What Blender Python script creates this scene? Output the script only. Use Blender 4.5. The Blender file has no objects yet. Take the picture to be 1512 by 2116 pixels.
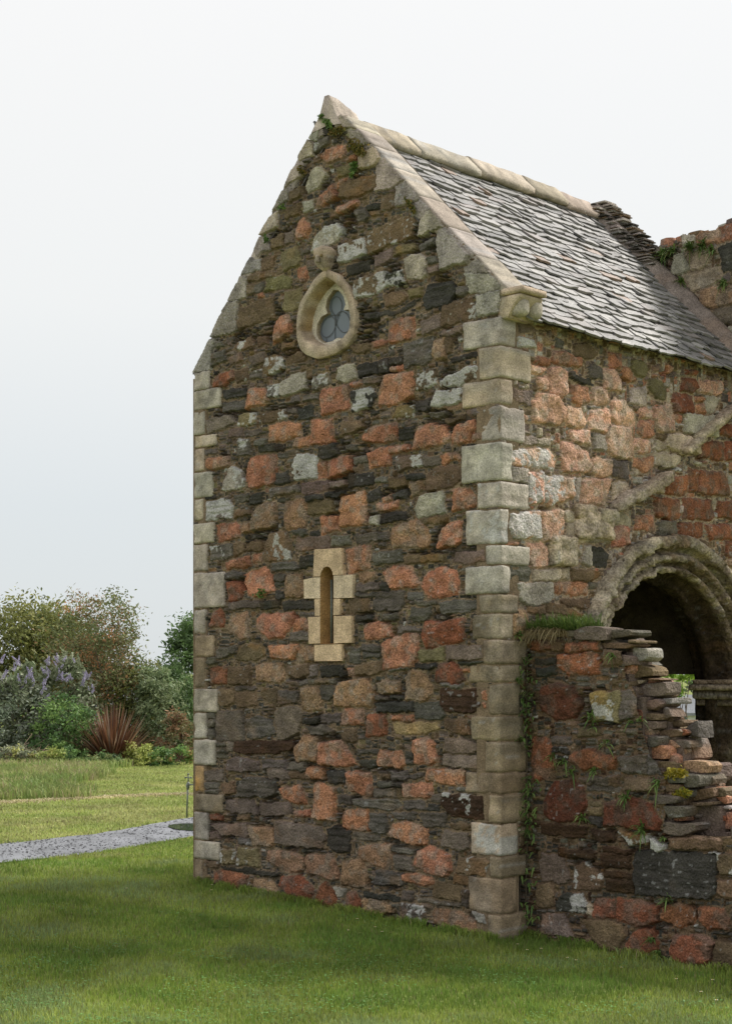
import bpy, bmesh, math, random
import numpy as np
from mathutils import Vector, Matrix

# ---------------------------------------------------------------- camera, sky, sun
SC = bpy.context.scene
F, CX, HY, EYE, D0 = 3354.0, 756.0, 1390.0, 2.32, 14.0
cd = bpy.data.cameras.new('camera'); cam = bpy.data.objects.new('camera', cd); SC.collection.objects.link(cam)
cam.location = (0, 0, EYE); cam.rotation_euler = (math.radians(90), 0, 0)
cd.sensor_fit = 'HORIZONTAL'; cd.sensor_width = 36; cd.lens = 36*F/1512; cd.shift_y = (HY-1058)/1512
cd.clip_end = 3000; SC.camera = cam
SC.view_settings.view_transform = 'Standard'; SC.view_settings.look = 'None'
SC.view_settings.exposure = 0.0; SC.view_settings.gamma = 1
SUN_DIR = Vector((0.76, 0.46, 0.84)).normalized()
W_ = bpy.data.worlds.new('World'); SC.world = W_; W_.use_nodes = True
nt = W_.node_tree; nt.nodes.clear()
out = nt.nodes.new('ShaderNodeOutputWorld'); bg = nt.nodes.new('ShaderNodeBackground'); bg2 = nt.nodes.new('ShaderNodeBackground')
add = nt.nodes.new('ShaderNodeAddShader'); tc = nt.nodes.new('ShaderNodeTexCoord'); sp = nt.nodes.new('ShaderNodeSeparateXYZ')
rp = nt.nodes.new('ShaderNodeValToRGB'); sky = nt.nodes.new('ShaderNodeTexSky'); sky.sky_type = 'NISHITA'; sky.sun_disc = False
sky.sun_elevation = math.asin(SUN_DIR.z); sky.sun_rotation = math.atan2(SUN_DIR.x, SUN_DIR.y)
nt.links.new(tc.outputs['Generated'], sp.inputs[0]); nt.links.new(sp.outputs[2], rp.inputs[0]); nt.links.new(rp.outputs[0], bg.inputs[0])
nt.links.new(sky.outputs[0], bg2.inputs[0]); bg2.inputs[1].default_value = 0.008
e = rp.color_ramp.elements; e[0].position = 0.0; e[0].color = (.70, .74, .76, 1); e[1].position = 0.42; e[1].color = (.985, .98, .97, 1)
m_ = rp.color_ramp.elements.new(0.10); m_.color = (.75, .79, .81, 1)
m_ = rp.color_ramp.elements.new(0.22); m_.color = (.90, .91, .90, 1)
nt.links.new(bg.outputs[0], add.inputs[0]); nt.links.new(bg2.outputs[0], add.inputs[1]); nt.links.new(add.outputs[0], out.inputs[0])
bg.inputs[1].default_value = 0.95
sl = bpy.data.lights.new('sun', 'SUN'); sl.energy = 4.6; sl.angle = math.radians(11); sl.color = (1, .955, .88)
so = bpy.data.objects.new('sun', sl); SC.collection.objects.link(so); so.rotation_euler = SUN_DIR.to_track_quat('Z', 'Y').to_euler()

# ---------------------------------------------------------------- frames and helpers
K = 1.4
EG = np.array([-.7246, .6892, 0]); ES = np.array([.6892, .7246, 0]); EZ = np.array([0, 0, 1.])
C0 = np.array([(1033-CX)/F*D0, D0, 0.])
CAM = np.array([0, 0, EYE])
def ray(x, y): return np.array([(x-CX)/F, 1., (HY-y)/F])
def hit(x, y, n, c):                       # point on the plane P.n = c seen at photo pixel x, y
    r = ray(x, y); return CAM + r*(c-CAM@n)/(r@n)
def on_gable(x, y, d=0.):                  # (u along wall from the right corner, z); d = depth behind the face
    p = hit(x, y, ES, C0@ES+d); return np.array([(p-C0)@EG, p[2]])
def on_side(x, y, d=0.):
    p = hit(x, y, EG, C0@EG+d); return np.array([(p-C0)@ES, p[2]])
STUB = .35
def on_stub(x, y, d=0.):
    p = hit(x, y, ES, C0@ES+STUB+d); return np.array([-(p-C0)@EG, p[2]])
def on_ground(x, y, z=.12): return hit(x, y, EZ, z)
GF = lambda u, v, d=0.: C0+EG*u+ES*d+EZ*v      # gable frame -> world
SF = lambda u, v, d=0.: C0+ES*u+EG*d+EZ*v      # side wall frame
TF = lambda u, v, d=0.: C0-EG*u+ES*(STUB+d)+EZ*v
rng = np.random.default_rng(7)

def _h(ix, iy, iz, seed):
    h = (ix.astype(np.int64)*374761393 + iy.astype(np.int64)*668265263 + iz.astype(np.int64)*2147483647 + seed*1274126177) & 0xffffffff
    h = ((h ^ (h >> 13))*1274126177) & 0xffffffff
    h = ((h ^ (h >> 16))*2246822519) & 0xffffffff
    return ((h ^ (h >> 15)) & 0xffffff)/16777215.
def vn2(x, y, seed=0):
    x = np.asarray(x, float); y = np.asarray(y, float)
    ix = np.floor(x); iy = np.floor(y); fx = x-ix; fy = y-iy; fx = fx*fx*(3-2*fx); fy = fy*fy*(3-2*fy); z = ix*0
    a = _h(ix, iy, z, seed); b = _h(ix+1, iy, z, seed); c = _h(ix, iy+1, z, seed); d = _h(ix+1, iy+1, z, seed)
    return (a*(1-fx)+b*fx)*(1-fy)+(c*(1-fx)+d*fx)*fy
def fbm(x, y, seed=0, o=3):
    s = 0; a = .5; t = 0
    for i in range(o): s = s+a*vn2(x*2**i, y*2**i, seed+i*17); t += a; a *= .5
    return s/t
def vn3(p, seed=0):
    i = np.floor(p); f = p-i; f = f*f*(3-2*f); r = 0
    for dx in (0, 1):
        for dy in (0, 1):
            for dz in (0, 1):
                w = (f[:, 0] if dx else 1-f[:, 0])*(f[:, 1] if dy else 1-f[:, 1])*(f[:, 2] if dz else 1-f[:, 2])
                r = r+w*_h(i[:, 0]+dx, i[:, 1]+dy, i[:, 2]+dz, seed)
    return r
def fbm3(p, seed=0, o=3):
    s = 0; a = .5; t = 0
    for i in range(o): s = s+a*vn3(p*2**i, seed+i*31); t += a; a *= .5
    return s/t
def ss(a, b, x): t = np.clip((x-a)/(b-a), 0, 1); return t*t*(3-2*t)
def lin(c, k=1.): return (np.array(c)/255.)**2.2*k

COL = SC.collection
def mk(name, V, Fc, mat, parent=None, col=None, smooth=True, cname='col'):
    """V (n,3); Fc array (m,3|4) or list of arrays of both; col (n,4) -> ONE mesh object"""
    V = np.asarray(V, np.float32)
    if not isinstance(Fc, list): Fc = [Fc]
    Fc = [np.asarray(f, np.int32) for f in Fc if len(f)]
    me = bpy.data.meshes.new(name); me.vertices.add(len(V)); me.vertices.foreach_set('co', V.ravel())
    tot = sum(f.size for f in Fc); n = sum(len(f) for f in Fc)
    me.loops.add(tot); me.polygons.add(n)
    me.loops.foreach_set('vertex_index', np.concatenate([f.ravel() for f in Fc]))
    ls = np.concatenate([np.full(len(f), f.shape[1], np.int32) for f in Fc]); st = np.concatenate([[0], np.cumsum(ls)[:-1]]).astype(np.int32)
    me.polygons.foreach_set('loop_start', st)
    try: me.polygons.foreach_set('loop_total', ls)
    except Exception: pass
    me.polygons.foreach_set('use_smooth', np.full(n, smooth))
    if col is not None:
        a = me.attributes.new(cname, 'FLOAT_COLOR', 'POINT'); a.data.foreach_set('color', np.asarray(col, np.float32).ravel())
    me.update(calc_edges=True); me.validate()
    if mat: me.materials.append(mat)
    o = bpy.data.objects.new(name, me); COL.objects.link(o)
    if parent: o.parent = parent
    return o
class Bag:                                     # collects pieces into one mesh
    def __init__(s): s.v = []; s.f = {3: [], 4: []}; s.c = []; s.n = 0
    def add(s, V, Fc, c=None):
        V = np.asarray(V, float)
        if not isinstance(Fc, list): Fc = [Fc]
        for f in Fc:
            f = np.asarray(f, np.int64)
            if len(f): s.f[f.shape[1]].append(f+s.n)
        s.v.append(V); s.n += len(V)
        c = np.array([.3, .3, .3, 0]) if c is None else np.asarray(c, float)
        if c.ndim == 1:
            if len(c) == 3: c = np.append(c, 0)
            c = np.tile(c, (len(V), 1))
        s.c.append(c)
    def mesh(s, name, mat, parent=None, smooth=True):
        fs = [np.concatenate(s.f[k]) for k in (3, 4) if s.f[k]]
        return mk(name, np.concatenate(s.v), fs, mat, parent, np.concatenate(s.c), smooth)
def tag(o, label=None, cat=None, group=None, kind=None):
    if label: o['label'] = label
    if cat: o['category'] = cat
    if group: o['group'] = group
    if kind: o['kind'] = kind
    return o
def thing(name, loc, label, cat, group=None):
    o = bpy.data.objects.new(name, None); COL.objects.link(o); o.location = loc; o.empty_display_size = .2
    bpy.context.view_layer.update() if False else None
    return tag(o, label, cat, group)
def under(o, root):                            # parent o, keeping its world place
    o.parent = root; o.matrix_parent_inverse = Matrix.Translation(-Vector(root.location)); return o

# ---------------------------------------------------------------- materials
def mat(name, rough=.85, attr=None, base=(.3, .3, .3), mott=(.35, 6.), fine=(.3, 90.), bump=(.35, 60., .01), spec=.3, granite=False, transl=0, island=False):
    m = bpy.data.materials.new(name); m.use_nodes = True; n = m.node_tree.nodes; L = m.node_tree.links
    b = n['Principled BSDF']; b.inputs['Roughness'].default_value = rough; b.inputs['Specular IOR Level'].default_value = spec
    t = n.new('ShaderNodeNewGeometry')
    def noise(sc, det=4):
        x = n.new('ShaderNodeTexNoise'); x.inputs['Scale'].default_value = sc; x.inputs['Detail'].default_value = det
        L.new(t.outputs['Position'], x.inputs['Vector']); return x.outputs[0]
    def math_(op, a, c=None, v=None):
        x = n.new('ShaderNodeMath'); x.operation = op; L.new(a, x.inputs[0])
        if c is not None: L.new(c, x.inputs[1])
        if v is not None: x.inputs[1].default_value = v
        return x.outputs[0]
    if attr:
        a = n.new('ShaderNodeAttribute'); a.attribute_name = attr; src = a.outputs['Color']; alpha = a.outputs['Alpha']
    else:
        a = n.new('ShaderNodeRGB'); a.outputs[0].default_value = (*base, 1); src = a.outputs[0]; alpha = None
    def mulby(src, val):                      # colour * scalar
        x = n.new('ShaderNodeVectorMath'); x.operation = 'SCALE'; L.new(src, x.inputs[0]); L.new(val, x.inputs['Scale']); return x.outputs[0]
    if mott: 
        mr = n.new('ShaderNodeMapRange'); L.new(noise(mott[1]), mr.inputs[0]); mr.inputs[1].default_value = .3; mr.inputs[2].default_value = .7
        mr.inputs[3].default_value = 1-mott[0]; mr.inputs[4].default_value = 1+mott[0]; src = mulby(src, mr.outputs[0])
    if fine:
        mr = n.new('ShaderNodeMapRange'); L.new(noise(fine[1], 2), mr.inputs[0]); mr.inputs[1].default_value = .32; mr.inputs[2].default_value = .68
        mr.inputs[3].default_value = 1-fine[0]; mr.inputs[4].default_value = 1+fine[0]; src = mulby(src, mr.outputs[0])
    if granite:
        mr = n.new('ShaderNodeMapRange'); L.new(noise(70, 2), mr.inputs[0]); mr.inputs[1].default_value = .38; mr.inputs[2].default_value = .62
        mr.inputs[3].default_value = -.26; mr.inputs[4].default_value = .24
        g = math_('MULTIPLY', mr.outputs[0], alpha); g = math_('ADD', g, v=1.0); src = mulby(src, g)
    L.new(src, b.inputs['Base Color'])
    if bump:
        bp = n.new('ShaderNodeBump'); bp.inputs['Strength'].default_value = bump[0]; bp.inputs['Distance'].default_value = bump[2]
        L.new(noise(bump[1], 6), bp.inputs['Height']); L.new(bp.outputs[0], b.inputs['Normal'])
    if transl:
        tr = n.new('ShaderNodeBsdfTranslucent'); L.new(src, tr.inputs[0]); mx = n.new('ShaderNodeMixShader'); mx.inputs[0].default_value = transl
        L.new(b.outputs[0], mx.inputs[1]); L.new(tr.outputs[0], mx.inputs[2]); L.new(mx.outputs[0], n['Material Output'].inputs[0])
    return m
M_ST = mat('masonry', .9, 'col', mott=(.24, 9.), fine=(.32, 85.), bump=(.9, 40., .03), granite=True, spec=.2)
M_SM = mat('dressed_stone', .9, 'col', mott=(.22, 8.), fine=(.28, 85.), bump=(.6, 38., .015), spec=.2, granite=True)
M_AR = mat('eroded_stone', .92, 'col', mott=(.34, 9.), fine=(.35, 50.), bump=(1., 20., .06), spec=.15)
M_SL = mat('slate', .50, 'col', mott=(.25, 10.), fine=(.2, 90.), bump=(.5, 40., .01), spec=.5)
M_LF = mat('leaf', .55, 'col', mott=None, fine=None, bump=None, spec=.3, transl=.3)
M_GR = mat('grass_blade', .6, 'col', mott=(.28, .9), fine=None, bump=None, spec=.25, transl=.35)
M_BK = mat('bark', .9, None, (.09, .07, .05), bump=(.6, 30., .01))
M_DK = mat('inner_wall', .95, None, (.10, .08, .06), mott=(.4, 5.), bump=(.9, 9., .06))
M_ME = mat('galvanised_pipe', .45, None, (.16, .18, .16), mott=(.35, 25.), bump=(.2, 80., .003), spec=.6)

# ---------------------------------------------------------------- stone palette (as seen, then to base colour)
PAL = dict(p=(138, 98, 78), a=(122, 98, 79), r=(110, 73, 56), R=(86, 55, 44), g=(84, 79, 73), b=(58, 56, 52), n=(90, 77, 62), w=(96, 85, 78),
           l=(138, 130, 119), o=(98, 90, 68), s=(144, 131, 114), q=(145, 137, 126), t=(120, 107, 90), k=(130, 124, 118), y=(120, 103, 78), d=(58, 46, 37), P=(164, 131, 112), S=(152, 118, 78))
GAIN = 1.58
GRAN = dict(p=1, a=.9, r=.9, R=.6, P=1)
def colour(kind, u, v, seed, lich=0, dist=None):
    """base colour of a stone at plane coordinates u, v"""
    r = np.random.default_rng(seed); u = np.asarray(u, float); v = np.asarray(v, float)
    v_ = .5 if kind in 'qst' else 1.; c = lin(PAL[kind], GAIN)*(1+v_*r.uniform(-.16, .16))*(1+v_*r.uniform(-.05, .05, 3))
    C = np.ones(u.shape+(4,)); C[..., :3] = c
    m = fbm(u*7+seed, v*7, seed, 3); C[..., :3] *= (.7+.6*m)[..., None]
    if kind in 'gbndwoy':
        st = fbm(u*4+seed, v*38, seed+3, 2); C[..., :3] *= ((.7+.6*st) if kind in 'gbd' else (.85+.3*st))[..., None]
        bn = ss(.55, .75, fbm(u*5, v*5, seed+9)); C[..., :3] *= 1+bn[..., None]*np.array([.25, .02, -.2])*r.uniform(0, 1)
    else:
        bn = ss(.5, .8, fbm(u*6, v*6, seed+9)); C[..., :3] *= 1+bn[..., None]*np.array([.05, 0, -.05])*r.uniform(-1, 1)
        dk = ss(.62, .8, fbm(u*18, v*18, seed+5)); C[..., :3] *= (1-.3*dk)[..., None]
        if kind in 'praRP':
            f_ = .55*ss(.42, .7, fbm(u*13, v*13, seed+31))[..., None]; C[..., :3] = C[..., :3]*(1-f_)+f_*C[..., :3].mean(-1, keepdims=True)*np.array([1.12, 1.0, .82])
    if kind in 'sqtS':
        pt = fbm(u*3.3+seed, v*4.1, seed+14); C[..., :3] *= (.62+.76*pt)[..., None]; gy_ = ss(.45, .65, fbm(u*6, v*6+seed, 15))[..., None]*.25; C[..., :3] = C[..., :3]*(1-gy_)+gy_*C[..., :3].mean(-1, keepdims=True)*np.array([1.03, 1, .93])
    if kind in 'skqltS':
        gd = ss(.5, .72, fbm(u*9, v*9, 77)); C[..., :3] *= (1-.24*gd)[..., None]
    if lich:
        t = .66-.09*lich+r.uniform(-.03, .03); q = .6*fbm(u*8+seed*.37, v*8, seed+21, 2)+.4*fbm(u*34, v*34, seed+22, 3); f = .85*ss(t-.02, t+.02, q)[..., None]
        C[..., :3] = C[..., :3]*(1-f)+f*np.array([.50, .49, .47])
    th = .93 if r.random() < .8 else .84; sp_ = ss(th, th+.05, vn2(u*34+seed, v*34, 5)); C[..., :3] = C[..., :3]*(1-.4*sp_[..., None])+.4*sp_[..., None]*.40
    C[..., 3] = GRAN.get(kind, .15)
    return C
def poly_sdf(P, X, Y):                         # >0 inside
    n = len(P); d = np.full(X.shape, 1e9); ins = np.zeros(X.shape, bool)
    for i in range(n):
        a = P[i]; b = P[(i+1) % n]; ex, ey = b-a; wx = X-a[0]; wy = Y-a[1]
        t = np.clip((wx*ex+wy*ey)/(ex*ex+ey*ey+1e-12), 0, 1); d = np.minimum(d, (wx-ex*t)**2+(wy-ey*t)**2)
        c = ((a[1] > Y) != (b[1] > Y)) & (X < (b[0]-a[0])*(Y-a[1])/(b[1]-a[1]+1e-12)+a[0]); ins ^= c
    d = np.sqrt(d); return np.where(ins, d, -d)

def parse(txt, ox, oy, s, fn):                 # "kind[+] x y x y ..;" in zoom pixels -> (kind, lichen, polygon on the wall plane)
    outl = []
    for it in txt.split(';'):
        t = it.split()
        if not t: continue
        k = t[0]; l = k.count('+'); k = k[0]; xy = np.array(t[1:], float).reshape(-1, 2)
        outl.append((k, l, np.array([fn(ox+x/s, oy+y/s) for x, y in xy])))
    return outl

def field(name, frame, u0, u1, v0, v1, res, stones, mask, mortar, parent, seed=1, fillmix='gggggbbnnnwo', hmax=.07, wmax=.40, deep=.60, off=0., cut=None):
    """a rubble wall face: traced stones, and thin slates packed into every gap between them, as one relief mesh"""
    r = np.random.default_rng(seed)
    nu = int((u1-u0)/res)+1; nv = int((v1-v0)/res)+1
    U, V = np.meshgrid(u0+np.arange(nu)*res, v0+np.arange(nv)*res)
    Uw = U+.022*(fbm(U*11, V*11, seed+1)-.5)*2+.01*(fbm(U*40, V*40, seed+4, 2)-.5)*2
    Vw = V+.022*(fbm(U*11, V*11, seed+2)-.5)*2+.01*(fbm(U*40, V*40, seed+5, 2)-.5)*2
    U2 = U+.010*(fbm(U*14, V*14, seed+1)-.5)*2; V2 = V+.012*(fbm(U*5, V*7, seed+2)-.5)*2+.005*(fbm(U*30, V*60, seed+12, 2)-.5)*2
    MK = mask(U, V)
    lab = np.full(U.shape, -1); H = np.zeros(U.shape); C = np.zeros(U.shape+(4,))
    # mortar
    mc = lin(mortar, GAIN)
    C[..., :3] = mc; C[..., 3] = .3; C[..., :3] *= (.65+.7*fbm(U*10, V*10, seed+8))[..., None]
    dj = ss(deep, deep+.1, fbm(U*3.1, V*5.3, seed+40, 3))
    H[:] = -.019+.018*(fbm(U*22, V*30, seed+6)-.5)-.06*dj
    def stamp(k, l, P, i, edge, gap, base, rough, Xw=Uw, Yw=Vw):
        a0 = max(int((P[:, 0].min()-u0)/res)-4, 0); a1 = min(int((P[:, 0].max()-u0)/res)+5, nu)
        b0 = max(int((P[:, 1].min()-v0)/res)-4, 0); b1 = min(int((P[:, 1].max()-v0)/res)+5, nv)
        if a1 <= a0 or b1 <= b0: return
        s = np.s_[b0:b1, a0:a1]; d = poly_sdf(P, Xw[s], Yw[s])-gap
        ok = (d > 0) & (lab[s] < 0)
        if not ok.any(): return
        dd = d[ok]; uu = U[s][ok]; vv = V[s][ok]; cu, cv = P.mean(0)
        pr = ss(0, edge, dd); tilt = (uu-cu)*r.normal(0, .035)+(vv-cv)*r.normal(.0, .05)
        gran = k in 'praRP'
        rg = (fbm(uu*9, vv*9, i+3, 3)-.5)*rough*(1.6 if gran else 1.)
        if k in 'gbd': rg = rg+(fbm(uu*3, vv*34, i+5, 2)-.5)*rough*.8
        top = base+tilt+rg+.006*ss(0, .07, dd)*(1.2 if gran else .5)
        h0 = H[s]; h0[ok] = h0[ok]*(1-pr)+top*pr
        C_ = C[s]; C_[ok] = colour(k, uu, vv, i*7+seed*1000, l)
        lb = lab[s]; lb[ok] = i; lb[(d > -.006) & (lb < 0)] = -2
    for i, (k, l, P) in enumerate(stones):
        stamp(k, l, P, i, .015 if k in 'praRP' else .009, -.006, r.uniform(-.004, .018), .028 if k not in 'sqSlk' else .010)
    # packing
    Fr = (lab == -1) & MK; rects = []; lo, hi = .028/res, hmax/res
    for j in range(nv):
        row = Fr[j]; x = np.flatnonzero(row)
        if not len(x): continue
        br = np.flatnonzero(np.diff(x) > 1); st = np.r_[x[0], x[br+1]]; en = np.r_[x[br], x[-1]]+1
        for s0, e0 in zip(st, en):
            s = s0
            while s < e0:
                w = int((.07+(wmax-.07)*r.random()**1.4)/res); h = int(lo+(hi-lo)*r.random()**1.6)
                if e0-s-w < .05/res: w = e0-s
                w = min(w, e0-s); sub = Fr[j:j+h, s:s+w]; rows = sub.all(1)
                if sub.shape[0] and not rows.all():
                    hh = int(np.argmin(rows))
                    if hh < lo and w > .09/res:
                        w = int(max(w*.45, 3)); sub = Fr[j:j+h, s:s+w]; rows = sub.all(1); hh = len(rows) if rows.all() else int(np.argmin(rows))
                    h = hh
                else: h = len(rows)
                w = max(w, 1)
                if h >= 2 and w >= 3: rects.append((s, j, w, h)); Fr[j:j+h, s:s+w] = False
                else: Fr[j, s:s+w] = False
                s += w
    for q, (s, j, w, h) in enumerate(rects):
        x0 = u0+s*res; y0 = v0+j*res; x1 = x0+w*res; y1 = y0+h*res; jj = lambda: r.uniform(-.25, .25)*res
        t = r.uniform(0, .3)*h*res
        P = np.array([[x0+jj(), y0+jj()], [x1-r.uniform(0, .1)*w*res, y0+jj()], [x1+jj(), y0+.6*h*res], [x1-r.uniform(0, .15)*w*res, y1-t*r.random()], [x0+r.uniform(0, .15)*w*res, y1-t*r.random()], [x0, y0+.5*h*res]])
        k = fillmix[r.integers(len(fillmix))]
        stamp(k, 1 if r.random() < .03 else 0, P, 5000+q, .009, .0012 if h*res < .04 else .003, r.uniform(-.028, .012), .02, U2, V2)
    H += .004*(fbm(U*60, V*60, seed+70, 2)-.5)+off
    if cut is not None: MK = MK & ~cut(U, V)
    idx = np.full(U.shape, -1, np.int64); Q = MK[:-1, :-1] & MK[1:, :-1] & MK[:-1, 1:] & MK[1:, 1:]
    use = np.zeros(U.shape, bool); use[:-1, :-1] |= Q; use[1:, :-1] |= Q; use[:-1, 1:] |= Q; use[1:, 1:] |= Q
    idx[use] = np.arange(use.sum())
    f = np.stack([idx[:-1, :-1][Q], idx[:-1, 1:][Q], idx[1:, 1:][Q], idx[1:, :-1][Q]], 1)
    u, v, h = U[use], V[use], H[use]
    Vt = frame(0, 0)[None]+np.outer(u, frame(1, 0)-frame(0, 0))+np.outer(v, EZ)-np.outer(h, frame(0, 0, 1)-frame(0, 0))
    if np.cross(frame(1, 0)-frame(0, 0), EZ)@(frame(0, 0, 1)-frame(0, 0)) > 0: f = f[:, ::-1]
    o = mk(name, Vt, f, M_ST, None, C[use])
    if parent: under(o, parent)
    return o

def rbox(bag, c, ax, dims, r=.02, amp=.012, seg=.06, kind='q', seed=0, lich=0, taper=None, freq=7.):
    """rounded, worn block. c centre, ax three unit axes, dims full sizes"""
    ax = np.array(ax, float); hd = np.array(dims)/2.; r = min(r, hd.min()*.8)
    V = []; Fq = []; n0 = 0
    N = [max(int(round(d/seg)), 2) for d in dims]
    for a in range(3):
        b, d = (a+1) % 3, (a+2) % 3
        g1, g2 = np.meshgrid(np.linspace(-1, 1, N[b]+1), np.linspace(-1, 1, N[d]+1), indexing='ij')
        for sgn in (-1, 1):
            p = np.zeros((g1.size, 3)); p[:, a] = sgn; p[:, b] = g1.ravel(); p[:, d] = g2.ravel(); p = p*hd
            V.append(p); i = np.arange(g1.size).reshape(g1.shape)
            q = np.stack([i[:-1, :-1].ravel(), i[1:, :-1].ravel(), i[1:, 1:].ravel(), i[:-1, 1:].ravel()], 1)
            if sgn < 0: q = q[:, ::-1]
            Fq.append(q+n0); n0 += g1.size
    V = np.concatenate(V); Fq = np.concatenate(Fq)
    key = np.round(V*1e5).astype(np.int64); _, ui, inv = np.unique(key, axis=0, return_index=True, return_inverse=True); inv = inv.ravel()
    V = V[ui]; Fq = inv[Fq]
    core = np.clip(V, -(hd-r), hd-r); dv = V-core; ln = np.linalg.norm(dv, axis=1, keepdims=True); V = core+np.where(ln > 1e-9, dv/np.maximum(ln, 1e-9)*np.minimum(r, ln*1.), 0)
    if taper is not None: V = taper(V, hd)
    nrm = V/(np.linalg.norm(V, axis=1, keepdims=True)+1e-9)
    W = V@ax+c; W = W+(nrm@ax)*((fbm3(W*freq, seed, 3)-.5)*2*amp)[:, None]
    uu = W@ax[0]; vv = W[:, 2]+.6*(W@ax[2])*(abs(ax[2][2]) < .5)
    bag.add(W, Fq, colour(kind, uu, vv, seed+11, lich))

def slab3(bag, frame, P, d0, th, kind, seed=0, lich=0, amp=.012, n=22, inset=.03):
    """irregular block: outline P on a wall plane, front at depth d0, th deep"""
    P = np.asarray(P, float); c = P.mean(0)
    ar = np.sum(P[:, 0]*np.roll(P[:, 1], -1)-np.roll(P[:, 0], -1)*P[:, 1])
    if ar < 0: P = P[::-1]
    L = np.linalg.norm(np.roll(P, -1, 0)-P, axis=1); cum = np.r_[0, np.cumsum(L)]; Q = []
    for t in np.linspace(0, cum[-1], n, endpoint=False):
        i = min(np.searchsorted(cum, t, 'right')-1, len(P)-1); f = (t-cum[i])/max(L[i], 1e-9); Q.append(P[i]*(1-f)+P[(i+1) % len(P)]*f)
    Q = np.array(Q); Q = .8*Q+.1*np.roll(Q, 1, 0)+.1*np.roll(Q, -1, 0)
    sz = np.linalg.norm(Q-c, axis=1).mean(); ins = min(inset, sz*.3)
    lv = [(th, .0), (th*.6, -.1*ins), (th*.25, .0), (ins*.6, .0), (ins*.15, ins*.45), (0, ins*1.1), (-.003, sz*.5)]
    V = []
    for dep, inn in lv:
        dv = Q-c; ln = np.linalg.norm(dv, axis=1, keepdims=True); q = c+dv*(1-inn/np.maximum(ln, 1e-6))
        V += [frame(a, b, d0+dep) for a, b in q]
    V.append(frame(c[0], c[1], d0-.004)); V.append(frame(c[0], c[1], d0+th)); V = np.array(V)
    m = V.mean(0); nr = (V-m)/(np.linalg.norm(V-m, axis=1, keepdims=True)+1e-9)
    V = V+nr*((fbm3(V*9, seed, 3)-.5)*2*amp)[:, None]
    q4 = []; q3 = []
    for k in range(len(lv)-1):
        for i in range(n):
            j = (i+1) % n; q4.append([k*n+i, k*n+j, (k+1)*n+j, (k+1)*n+i])
    t = (len(lv)-1)*n; 
    for i in range(n): j = (i+1) % n; q3.append([t+i, t+j, len(V)-2]); q3.append([j, i, len(V)-1])
    bag.add(V, [np.array(q3), np.array(q4)], colour(kind, V[:, 0]*.8+V[:, 1], V[:, 2], seed+5, lich))

def tube(bag, pts, rad, n=8, c=None):
    pts = np.array(pts, float); m = len(pts); rad = np.broadcast_to(rad, (m,)); V = []
    for i in range(m):
        t = pts[min(i+1, m-1)]-pts[max(i-1, 0)]; t /= np.linalg.norm(t)+1e-9; a = np.cross(t, [0.31, .2, .93]); a /= np.linalg.norm(a)+1e-9; b = np.cross(t, a)
        for k in range(n): th = 2*math.pi*k/n; V.append(pts[i]+rad[i]*(math.cos(th)*a+math.sin(th)*b))
    V += [pts[0], pts[-1]]; f4 = []; f3 = []
    for i in range(m-1):
        for k in range(n): f4.append([i*n+k, i*n+(k+1) % n, (i+1)*n+(k+1) % n, (i+1)*n+k])
    for k in range(n): f3.append([(k+1) % n, k, m*n]); f3.append([(m-1)*n+k, (m-1)*n+(k+1) % n, m*n+1])
    bag.add(V, [np.array(f3), np.array(f4)], c)

def ground_z(x, y):
    s = (x-C0[0])*EG[0]+(y-C0[1])*EG[1]
    return .0375*np.clip(s, -1.5, 4)+.02*np.sin(x*.9+y*.4)*np.clip((np.abs(s)-4)/4, 0, 1)

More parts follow.
